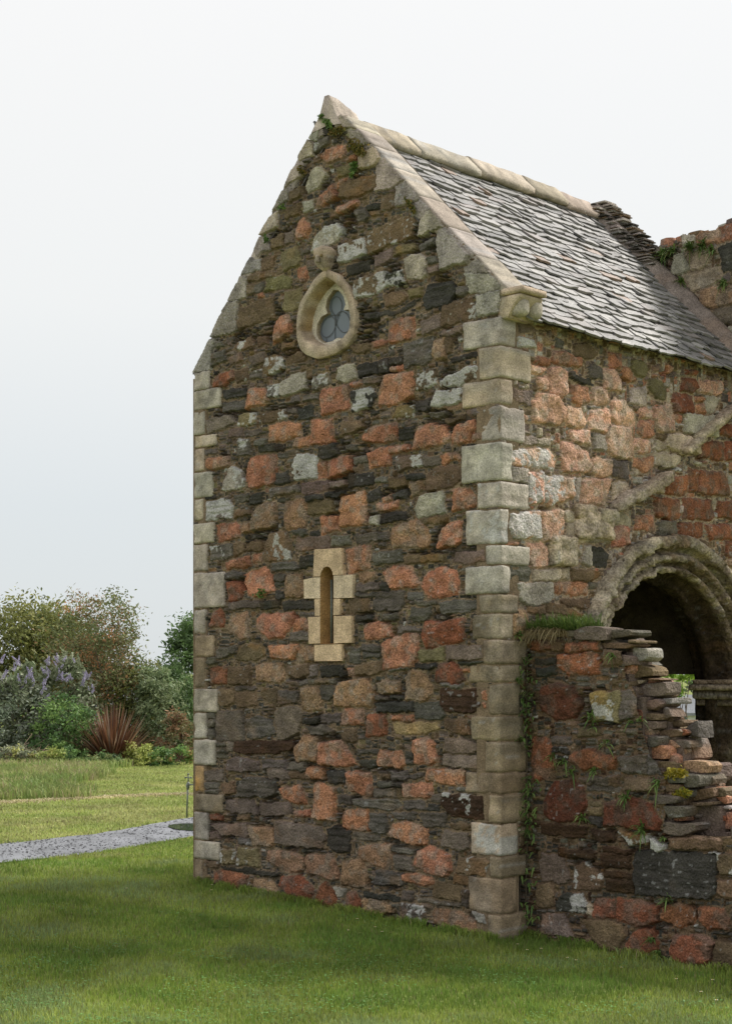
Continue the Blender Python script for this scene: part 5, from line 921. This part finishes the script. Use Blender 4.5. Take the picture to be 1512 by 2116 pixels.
# buddleia with flower spikes
def buddleia(px, D, h, w, n, nf, label, seed):
    o, base = shrub('buddleia', sx(px, D), D, (0, 0, h*.55), (w, .6, h*.5), n, .06, GG, label, 'flower bush', seed, stems=12, trunk=.015)
    r = np.random.default_rng(seed); bb = Bag(); m = 90
    t = r.random(m); an = r.uniform(0, 6.3, m); rr = .045*(1-t*.8); p = np.c_[np.cos(an)*rr, np.sin(an)*rr, t*.26]; q = r.normal(size=(m, 3)); q /= np.linalg.norm(q, axis=1, keepdims=True); q2 = np.cross(q, r.normal(size=(m, 3))); q2 /= np.linalg.norm(q2, axis=1, keepdims=True)
    V = np.stack([p-q*.016, p+q2*.016, p+q*.016, p-q2*.016], 1).reshape(-1, 3); C = np.array([.50, .46, .62])*r.uniform(.5, 1.3, m)[:, None]; bb.add(V, np.arange(4*m).reshape(m, 4), np.repeat(np.c_[C, np.ones(m)], 4, 0)); src = None
    for k in range(nf):
        x = r.uniform(-1, 1); p = base+np.array([x*w*1.05, -.55+r.uniform(-.2, .3), h*(.62+.38*math.sqrt(max(0, 1-x*x*.8)))*r.uniform(.82, 1.08)])
        if src is None: s_ = bb.mesh('flower_spike', M_LF, None, False); src = s_
        else: s_ = src.copy(); COL.objects.link(s_)
        s_.parent = o; s_.location = Vector(p-base); s_.rotation_euler = (r.uniform(-.7, .7), r.uniform(-.9, .9), r.uniform(0, 6)); sc_ = r.uniform(.45, .95); s_.scale = (sc_, sc_, sc_)
buddleia(28, 39.5, 2.25, .85, 5200, 40, 'purple flowering bush with silvery leaves at the left edge', 61)
buddleia(128, 39.8, 2.35, .85, 5200, 42, 'silvery arching bush with purple spikes in front of the berry trees', 62)
# red flax
D = 38.6; base = np.array([sx(232, D), D, float(ground_z(sx(232, D), D))]); o = thing('flax_plant', tuple(base), 'large spiky flax plant with narrow reddish brown sword leaves', 'plant'); bb = Bag(); r = np.random.default_rng(70)
for k in range(560):
    an = r.uniform(0, 2*math.pi); sp_ = r.uniform(.05, 1.0)**.8; L = r.uniform(.9, 1.6)*(1-.08*sp_); root = base+np.array([math.cos(an)*.18*sp_, math.sin(an)*.18*sp_, 0]); dr = np.array([math.cos(an)*sp_*1.5, math.sin(an)*sp_*1.2, 1.0]); dr /= np.linalg.norm(dr); sd_ = np.cross(dr, [0, 0, 1.]); sd_ /= np.linalg.norm(sd_)+1e-9
    V = []; c = np.array([(.15, .06, .035), (.21, .09, .05), (.10, .05, .035), (.30, .17, .11), (.36, .25, .19)][r.choice(5, p=[.30, .3, .12, .16, .12])])*np.array([1.0, 1.12, 1.1])*r.uniform(.7, 1.2); droop = r.uniform(0, .35)*sp_
    for j in range(5):
        t = j/4; p = root+dr*L*t-np.array([0, 0, 1])*droop*L*t*t*.6; w = (.024*(1-t**2.2)+.002); V += [p-sd_*w, p+sd_*w]
    bb.add(np.array(V), np.array([[2*j, 2*j+1, 2*j+3, 2*j+2] for j in range(4)]), np.append(c, 1))
under(bb.mesh('leaves', M_LF, None, False), o)
# herb layer along the foot of the belt
r = np.random.default_rng(90)
for k, (px, D, w, h, cols, nm, lab) in enumerate((
    (20, 37.2, .7, .34, GG+[(.3, .3, .1)], 'herb_clump', 'pale weedy clump at the far left under the purple bush'), (95, 37.2, .55, .3, [(.2, .24, .07), (.3, .3, .1)], 'herb_clump', 'yellow green weeds between the meadow and the green mound'),
    (160, 37.6, .5, .34, BR, 'herb_clump', 'bright green weeds left of the flax foot'), (215, 37.4, .55, .22, DG+[(.16, .18, .07)], 'herb_clump', 'low dark ground plants in front of the red flax'),
    (285, 38, .42, .42, [(.25, .28, .08), (.33, .34, .12)], 'herb_clump', 'pale yellow leafed plant just right of the flax'), (318, 38.2, .4, .34, BR+[(.3, .3, .15)], 'herb_clump', 'green herb clump between flax and chapel'),
    (365, 38.4, .42, .36, BR+[(.2, .15, .06)], 'herb_clump', 'low green clump right at the chapel corner'))):
    shrub(nm, sx(px, D), D, (0, 0, h*.5), (w, .4, h*.75), 1500, .04, cols, lab, 'plants', 95+k, stems=4, trunk=.006)
# heap of cut branches
D = 37.4; base = np.array([sx(62, D), D, .15]); o = thing('branch_heap', tuple(base), 'heap of dry cut branches lying at the edge of the long grass', 'branches'); bb = Bag()
for k in range(70):
    p = base+np.array([r.normal(0, .32), r.normal(0, .15), r.uniform(.02, .38)]); d_ = np.array([r.normal(.8, .4), r.normal(0, .5), r.normal(.1, .35)]); d_ *= r.uniform(.25, .5)/np.linalg.norm(d_); tube(bb, [p-d_, p+np.r_[r.normal(0, .02, 3)], p+d_], [.008, .007, .003], 4, np.array([.30, .22, .16])*r.uniform(.5, 1.2))
under(bb.mesh('branches', M_ST), o)

# ---- small plants on the masonry
def tuft(name, p, out, n, L, cols, label, cat, group=None, wide=.006, up=.6, seed=0, spread=1., parent=None):
    r = np.random.default_rng(seed); p = np.array(p, float); bb = Bag(); out = np.array(out, float)
    for k in range(n):
        d_ = out*r.uniform(.3, 1)+r.normal(0, .45, 3)*spread+np.array([0, 0, up]); d_ /= np.linalg.norm(d_); l_ = L*r.uniform(.5, 1.1); sd_ = np.cross(d_, [0, 0, 1.]); sd_ /= np.linalg.norm(sd_)+1e-9; q0 = p+r.normal(0, .012*spread, 3); V = []; c = np.array(cols[r.integers(len(cols))])*r.uniform(.7, 1.3)
        for j in range(4): t = j/3; q = q0+d_*l_*t-np.array([0, 0, 1])*l_*.55*t*t; w = wide*(1-t**2*.92)*(1 if j else .5); V += [q-sd_*w, q+sd_*w]
        bb.add(np.array(V), np.array([[2*j, 2*j+1, 2*j+3, 2*j+2] for j in range(3)]), np.append(c, 1))
    o = bb.mesh(name, M_LF, None, False); 
    return tag(o, label, cat, group)
FG = [(.10, .18, .045), (.14, .23, .06), (.19, .28, .08)]; OUT_T = -ES; s_ = .0
ferns = [((1268, 1357), 14, .10, 'small fern under the top slabs of the stump'), ((1295, 1648), 26, .16, 'fern tuft between the two big red boulders'), ((1330, 1715), 34, .17, 'fern rooted under the right big red boulder'), ((1325, 1490), 16, .11, 'small fern beside the grey lichened block'),
         ((1222, 1480), 22, .13, 'fern in the joint above the small buff stone'), ((1228, 1500), 12, .10, 'fern seedling right under the lichened stone'), ((1258, 1535), 20, .12, 'fern left of the tilted dark block'), ((1168, 1575), 18, .12, 'fern left of the wide red stone'), ((1145, 1565), 18, .12, 'fern on the upright red stone'),
         ((1232, 1592), 16, .11, 'fern under the wide red stone'), ((1206, 1690), 20, .13, 'fern between the boulders at lower left'), ((1375, 1735), 12, .08, 'weed above the black stone'), ((1380, 1858), 16, .11, 'fern in the joint over the lowest red stones'), ((1360, 1620), 20, .13, 'fern beside the stepped slabs'),
         ((1365, 1975), 30, .14, 'fern in the gap at the foot of the stump'), ((1352, 1942), 22, .12, 'fern right of the round foot stone'), ((1185, 1597), 18, .11, 'fern above the left boulder'), ((1308, 1492), 12, .09, 'grass sprig by the grey block')]
for k, ((x, y), n, L, lab) in enumerate(ferns):
    u, v = on_stub(x, y); tuft('fern', TF(u, v, -.02), OUT_T, n, L*1.05, FG, lab, 'fern', 'ferns rooted in the joints of the stump', wide=.008, seed=200+k)
# creeper down the re-entrant corner
o = thing('creeper', tuple(TF(.03, .1, -.05)), 'green creeper hanging down the corner between quoins and stump', 'creeper'); bb = Bag(); bs = Bag(); r = np.random.default_rng(44)
for (y0, y1, n) in ((1352, 1520, 120), (1530, 1560, 14), (1600, 1730, 110), (1735, 1765, 16), (1790, 1830, 18), (1860, 1912, 26)):
    for k in range(n):
        y = r.uniform(y0, y1); u, v = on_stub(1098+r.normal(0, 8)+(4 if y > 1600 else 0), y); p = TF(max(u, .0), v, -.04-.04*r.random()); d_ = -ES*.8+EG*r.normal(0, .8)+EZ*r.normal(-.1, .5); d_ /= np.linalg.norm(d_); l_ = r.uniform(.03, .085); sd_ = np.cross(d_, [0, 0, 1.]); sd_ /= np.linalg.norm(sd_)+1e-9; V = []
        for j in range(4): t = j/3; q = p+d_*l_*t-np.array([0, 0, 1])*l_*.4*t*t; w = .010*(1-t**2*.92); V += [q-sd_*w, q+sd_*w]
        bb.add(np.array(V), np.array([[2*j, 2*j+1, 2*j+3, 2*j+2] for j in range(3)]), np.append(np.array(FG[r.integers(3)])*r.uniform(.6, 1.2), 1))
under(bb.mesh('leaves', M_LF, None, False), o); a = on_stub(1100, 1350); c = on_stub(1106, 1915); tube(bs, [TF(.03, a[1]-(a[1]-c[1])*t, -.02+.01*math.sin(t*20)) for t in np.linspace(0, 1, 14)], .006, 5, (.1, .08, .05)); under(bs.mesh('stem', M_BK), o)
# grass sods on the ledge
o = thing('grass_tuft', tuple(TF(.4, 2.7, .2)), 'thick tuft of green and straw grass on the ledge left of the arch', 'grass tuft'); 
for nm, cols, n, L, up, zz in (('green_blades', [(.10, .17, .04), (.16, .22, .06)], 900, .30, .9, 0), ('dry_blades', [(.34, .28, .15), (.26, .20, .10)], 300, .20, .2, .0)):
    bb = Bag()
    for k in range(n):
        u = r.uniform(.02, .62) if nm[0] == 'g' else r.uniform(-.06, .42); q0 = TF(u, 2.69, r.uniform(-.03, .35) if nm[0] == 'g' else r.uniform(-.05, .02)); d_ = -ES*r.uniform(0, .8)+np.r_[r.normal(0, .35, 2), up]; d_ /= np.linalg.norm(d_); l_ = L*r.uniform(.4, 1.1); sd_ = np.cross(d_, [0, 0, 1.]); sd_ /= np.linalg.norm(sd_)+1e-9; V = []; c = np.array(cols[r.integers(2)])*r.uniform(.7, 1.2)
        for j in range(4): t = j/3; q = q0+d_*l_*t-np.array([0, 0, 1])*l_*(.45 if nm[0] == 'g' else .9)*t*t; w = .005*(1-t*.85); V += [q-sd_*w, q+sd_*w]
        bb.add(np.array(V), np.array([[2*j, 2*j+1, 2*j+3, 2*j+2] for j in range(3)]), np.append(c, 1))
    under(bb.mesh(nm, M_LF, None, False), o)
# moss and plants near the apex, on the wall and on the nave wall
MO = [(.20, .17, .04), (.25, .18, .05), (.12, .13, .04)]
def moss(x0, y0, x1, y1, n, cols, label, frame, fn, d=-.02, size=.02, seed=0, w=6):
    r = np.random.default_rng(seed); bb = Bag()
    for k in range(n):
        t = r.random(); u, v = fn(x0+(x1-x0)*t+r.normal(0, w), y0+(y1-y0)*t+r.normal(0, w)); p = frame(u, v, d-.02*r.random()); q = r.normal(size=3); q /= np.linalg.norm(q); q2 = np.cross(q, r.normal(size=3)); q2 /= np.linalg.norm(q2); s_ = size*r.uniform(.5, 1.2)
        bb.add(np.array([p-q*s_, p+q2*s_*.6, p+q*s_, p-q2*s_*.6]), np.array([[0, 1, 2, 3]]), np.append(np.array(cols[r.integers(len(cols))])*r.uniform(.6, 1.3), 1))
    return tag(bb.mesh('moss', M_LF, None, False), label, 'moss')
moss(690, 275, 712, 268, 160, MO, 'orange green moss under the apex stone', GF, on_gable, seed=1, w=4)
moss(728, 300, 752, 312, 220, MO, 'golden moss below the right coping near the apex', GF, on_gable, seed=2, w=7)
moss(738, 335, 730, 365, 130, FG, 'green moss trailing down from the golden moss', GF, on_gable, seed=3, w=3)
moss(676, 250, 688, 262, 80, FG, 'dark green moss in the joint left of the apex', GF, on_gable, seed=4, w=3)
moss(625, 345, 630, 362, 70, MO, 'rusty moss beside the upper left coping stones', GF, on_gable, seed=5, w=4)
moss(845, 415, 860, 440, 110, MO, 'rusty moss halfway up the right coping', GF, on_gable, seed=6, w=3)
moss(583, 432, 590, 426, 50, FG, 'small green moss patch on the left slope', GF, on_gable, seed=7, w=3)
moss(553, 490, 556, 500, 40, FG, 'small green moss beside the lower left coping', GF, on_gable, seed=8, w=3)
moss(540, 1224, 548, 1230, 50, FG, 'green moss under the large orange granite boulder', GF, on_gable, d=-.03, seed=9, w=4)
moss(1382, 1600, 1420, 1598, 200, [(.38, .30, .03), (.30, .26, .04)], 'bright yellow moss on the upper stepped slab', TF, lambda x, y: on_stub(x, y, .05), d=.03, seed=10, w=5)
moss(1400, 1640, 1432, 1636, 150, [(.38, .30, .03), (.26, .26, .04)], 'bright yellow moss on the lower stepped slab', TF, lambda x, y: on_stub(x, y, .08), d=.05, seed=11, w=4)
for k, (x, y, n, L, lab) in enumerate(((1372, 530, 60, .17, 'fern cluster at the left end of the nave wall top'), (1392, 518, 46, .15, 'fern cluster under the broken top stones'), (1430, 512, 60, .16, 'fern cluster in the middle of the nave wall'), (1455, 508, 60, .16, 'fern cluster under the pink top stone'), (1475, 520, 46, .15, 'fern cluster above the black nave stone'), (1412, 585, 40, .13, 'fern below the buff nave stones'), (1500, 588, 40, .13, 'fern at the right edge of the nave wall'), (1370, 580, 34, .11, 'mossy fern beside the red nave stone'), (1440, 650, 30, .10, 'mossy fern where roof meets nave wall'))):
    u, v = on_gable(x, y, 4.2); tuft('fern', NF(u, v, -.04), -ES, n, L, FG+[(.16, .17, .05)], lab, 'fern', 'ferns on the nave wall', wide=.009, seed=300+k, spread=1.6)
tuft('wall_plant', GF(on_gable(667, 243)[0], on_gable(667, 243)[1], -.01), -ES*.3, 40, .07, FG, 'small green leafy plant on the apex left of the saddle stone', 'plant', wide=.012, seed=399)
for k, (x, y, lab) in enumerate(((1065, 1407, 'small fern on the quoin edge level with the arch capital'), (1068, 1528, 'tiny fern low on the quoin edge'), (1065, 1312, 'tiny fern on the quoin below the ledge grass'))):
    u, v = on_side(x, y); tuft('fern', SF(u, v, -.03), -EG, 24, .08, FG, lab, 'fern', wide=.010, seed=420+k)

# ---- bird on the left coping
bx_, bz = on_gable(647, 262); bz = float(prof(np.array([bx_]))[()]) if False else on_gable(647, 263)[1]
base = GF(bx_, bz, .05); b = Bag()
def ell(c, r3, kind_c, R=np.eye(3), n=10):
    V = []; f = []
    for i in range(n+1):
        for j in range(n): th = math.pi*i/n; ph = 2*math.pi*j/n; V.append((math.sin(th)*math.cos(ph)*r3[0], math.sin(th)*math.sin(ph)*r3[1], math.cos(th)*r3[2]))
    for i in range(n):
        for j in range(n): f.append([i*n+j, (i+1)*n+j, (i+1)*n+(j+1) % n, i*n+(j+1) % n])
    b.add(np.array(V)@R.T+c, np.array(f), kind_c)
tl = np.array([[.80, 0, .6], [0, 1, 0], [-.6, 0, .80]]); lx = np.array([-1., 0, 0])
pts = [base+np.array([.052, .0, .004]), base+np.array([.034, 0, .014]), base+np.array([.012, 0, .026]), base+np.array([-.006, 0, .040]), base+np.array([-.013, 0, .052]), base+np.array([-.018, 0, .062]), base+np.array([-.026, 0, .067]), base+np.array([-.031, 0, .0665]), base+np.array([-.041, 0, .064])]
tube(b, pts, [.003, .009, .020, .022, .017, .0135, .013, .006, .001], 12, (.16, .16, .17)); b.c[-1][:, :3] = np.where((np.array(b.v[-1])[:, 2] < base[2]+.045)[:, None] & (np.array(b.v[-1])[:, 0] < base[0]+.004)[:, None], .45, .14)
tube(b, [base+np.array([.03, 0, .014]), base+np.array([.075, 0, -.008])], [.007, .004], 6, (.05, .05, .05))
for dy in (-.008, .008): tube(b, [base+np.array([.004, dy, .012]), base+np.array([.002, dy, -.012])], .0016, 5, (.05, .05, .05))
tag(b.mesh('bird', M_ST), 'small grey bird perched on the left coping below the apex', 'bird')

# ---- old tap pipe beside the left corner of the chapel
pD = 20.5; P0 = lambda x, y: hit(x, y, np.array([0, 1., 0]), pD)
tp = thing('standpipe', tuple(P0(387, 1662)), 'old grey green metal pipe with a cross handle beside the left chapel corner', 'pipe')
b = Bag(); tube(b, [P0(386, 1690), P0(387, 1655), P0(388, 1624)], .011, 10, (.2, .2, .2)); under(b.mesh('upright', M_ME), tp)
b = Bag(); tube(b, [P0(388, 1632), P0(388, 1627), P0(388, 1623), P0(389, 1619), P0(389, 1616)], [.013, .022, .026, .020, .010], 12); under(b.mesh('joint', M_ME), tp)
b = Bag(); tube(b, [P0(389, 1622), P0(402, 1622), P0(420, 1622.5)], .009, 8); under(b.mesh('side_arm', M_ME), tp)
b = Bag(); tube(b, [P0(389, 1618), P0(389, 1600)], .009, 8); tube(b, [P0(389, 1601), P0(389, 1598.5)], .013, 8); under(b.mesh('spindle', M_ME), tp)
b = Bag(); tube(b, [P0(382.5, 1607.5), P0(395.5, 1607.5)], .006, 8); 
for x in (383, 395): tube(b, [P0(x, 1605.8), P0(x, 1609.3)], .010, 8)
under(b.mesh('cross_handle', M_ME), tp)

# ---- white cottages beyond the trees and things seen through the doorway
M_WH = mat('limewash', .8, None, (.72, .72, .70), mott=(.06, 1.), fine=(.05, 20.), bump=(.1, 20., .01)); M_RF = mat('cottage_slate', .6, None, (.20, .21, .23), mott=(.15, 2.), fine=(.2, 30.), bump=(.3, 20., .02))
def cottage(x, y, w, h, dp, label, rz=0):
    o = thing('cottage', (x, y, .1), label, 'house'); Fm = lambda u, v, d: np.array([x+u*math.cos(rz)-d*math.sin(rz), y+d*math.cos(rz)+u*math.sin(rz), .1+v])
    b = Bag(); bx(Fm, -w/2, w/2, -.3, h, 0, dp, (1, 1, 1), b); G = np.array([(-w/2, 0)]); V = np.array([Fm(-w/2, h, 0), Fm(-w/2, h, dp), Fm(-w/2, h+dp*.42, dp/2), Fm(w/2, h, 0), Fm(w/2, h, dp), Fm(w/2, h+dp*.42, dp/2)]); b.add(V, np.array([[0, 1, 2], [3, 5, 4]])); under(b.mesh('wall', M_WH, None, False), o)
    b = Bag(); e_ = .2
    for s0, s1 in (((-.2, h-.12), (dp/2, h+dp*.42+.02)), ((dp+.2, h-.12), (dp/2, h+dp*.42+.02))):
        V = np.array([Fm(u, s[1]+t, s[0]) for t in (0, .1) for s in (s0, s1) for u in (-w/2-e_, w/2+e_)]); b.add(V, np.array([[0, 1, 3, 2], [4, 5, 7, 6], [0, 1, 5, 4], [2, 3, 7, 6], [0, 2, 6, 4], [1, 3, 7, 5]]))
    under(b.mesh('roof', M_RF, None, False), o)
    for u in (-w*.28, w*.1, w*.32):
        b = Bag(); bx(Fm, u-.3, u+.3, h*.35, h*.78, -.03, .02, (1, 1, 1), b); f_ = under(b.mesh('window', M_GL, None, False), o)
    b = Bag(); bx(Fm, -.12-.35, -.12+.15, -.1, h*.75, -.03, .02, (1, 1, 1), b); under(b.mesh('door', M_BK, None, False), o)
    b = Bag(); bx(Fm, -w*.42, -w*.42+.6, h+dp*.3, h+dp*.42+.6, dp/2-.3, dp/2+.3, (1, 1, 1), b); under(b.mesh('chimney', M_WH, None, False), o)
cottage(sx(300, 62), 62, 7, .9, 1.6, 'low white cottage with grey roof glimpsed between the shrubs')
cottage(sx(1490, 60), 60, 9, .75, 1.25, 'white cottage seen through the arch beside the blue tarpaulin', .1)
# low ruined wall, tarpaulin and tree beyond the doorway
o = thing('low_wall', (4.6, 22.5, 0), 'low pinkish rubble wall seen through the arch', 'wall'); o['kind'] = 'thing'; b = Bag(); r = np.random.default_rng(61)
for x in np.arange(3.4, 7.2, .26):
    z = 0
    while z < 1.45+.12*math.sin(x*4):
        h = r.uniform(.12, .26); rbox(b, np.array([x+r.normal(0, .03), 22.5, z+h/2]), np.eye(3), (.28, .45, h), r=.035, amp=.03, seg=.08, kind='pPasl'[r.integers(5)], seed=int(r.integers(1e6))); z += h
under(b.mesh('stones', M_ST), o)
Dt = 30.; b = Bag(); V = []; n_ = 16
for i in range(n_):
    for j in range(n_):
        s_ = i/(n_-1); t = j/(n_-1); x = sx(1385+60*s_, Dt)-.12*(1-t)*(s_-.2); z = EYE+(HY-(1462+42*t+40*s_*(1-t)))/F*Dt; V.append((x, Dt+.5*math.sin(s_*7)*.2+t*.3, z+.02*math.sin(14*s_+5*t)))
i = np.arange(n_*n_).reshape(n_, n_); M_TP = mat('tarpaulin', .45, None, (.03, .24, .40), mott=(.15, 4.), fine=None, bump=(.3, 12., .03), spec=.5)
V = np.array(V); bk = V+[0, .05, 0]; b.add(np.vstack([V, bk]), np.concatenate([np.stack([i[:-1, :-1].ravel(), i[:-1, 1:].ravel(), i[1:, 1:].ravel(), i[1:, :-1].ravel()], 1)+k*n_*n_ for k in (0, 1)])); tag(b.mesh('tarpaulin', M_TP), 'blue tarpaulin draped in folds, seen through the arch', 'tarpaulin')
shrub('sycamore', sx(1412, 27), 27, (0, 0, 2.0), (.30, .4, .26), 420, .06, [(.14, .22, .04), (.20, .30, .05), (.08, .14, .04)], 'small bright green tree seen through the arch opening', 'tree', 88, stems=4, trunk=.026, shell=.3)
# far-off wood closing the horizon
b = Bag(); r = np.random.default_rng(500)
for k in range(46):
    x = -110+k*5.4+r.normal(0, 1.2); D = 135+r.uniform(-8, 10); h = r.uniform(1.1, 2.0); leaves(b, (x, D, h*.8), (4.2, 2.5, h), 420, .32, [(.05, .075, .035), (.07, .095, .045), (.09, .10, .05)], 600+k, clumps=14)
tag(b.mesh('distant_wood', M_LF, None, False), kind='stuff')
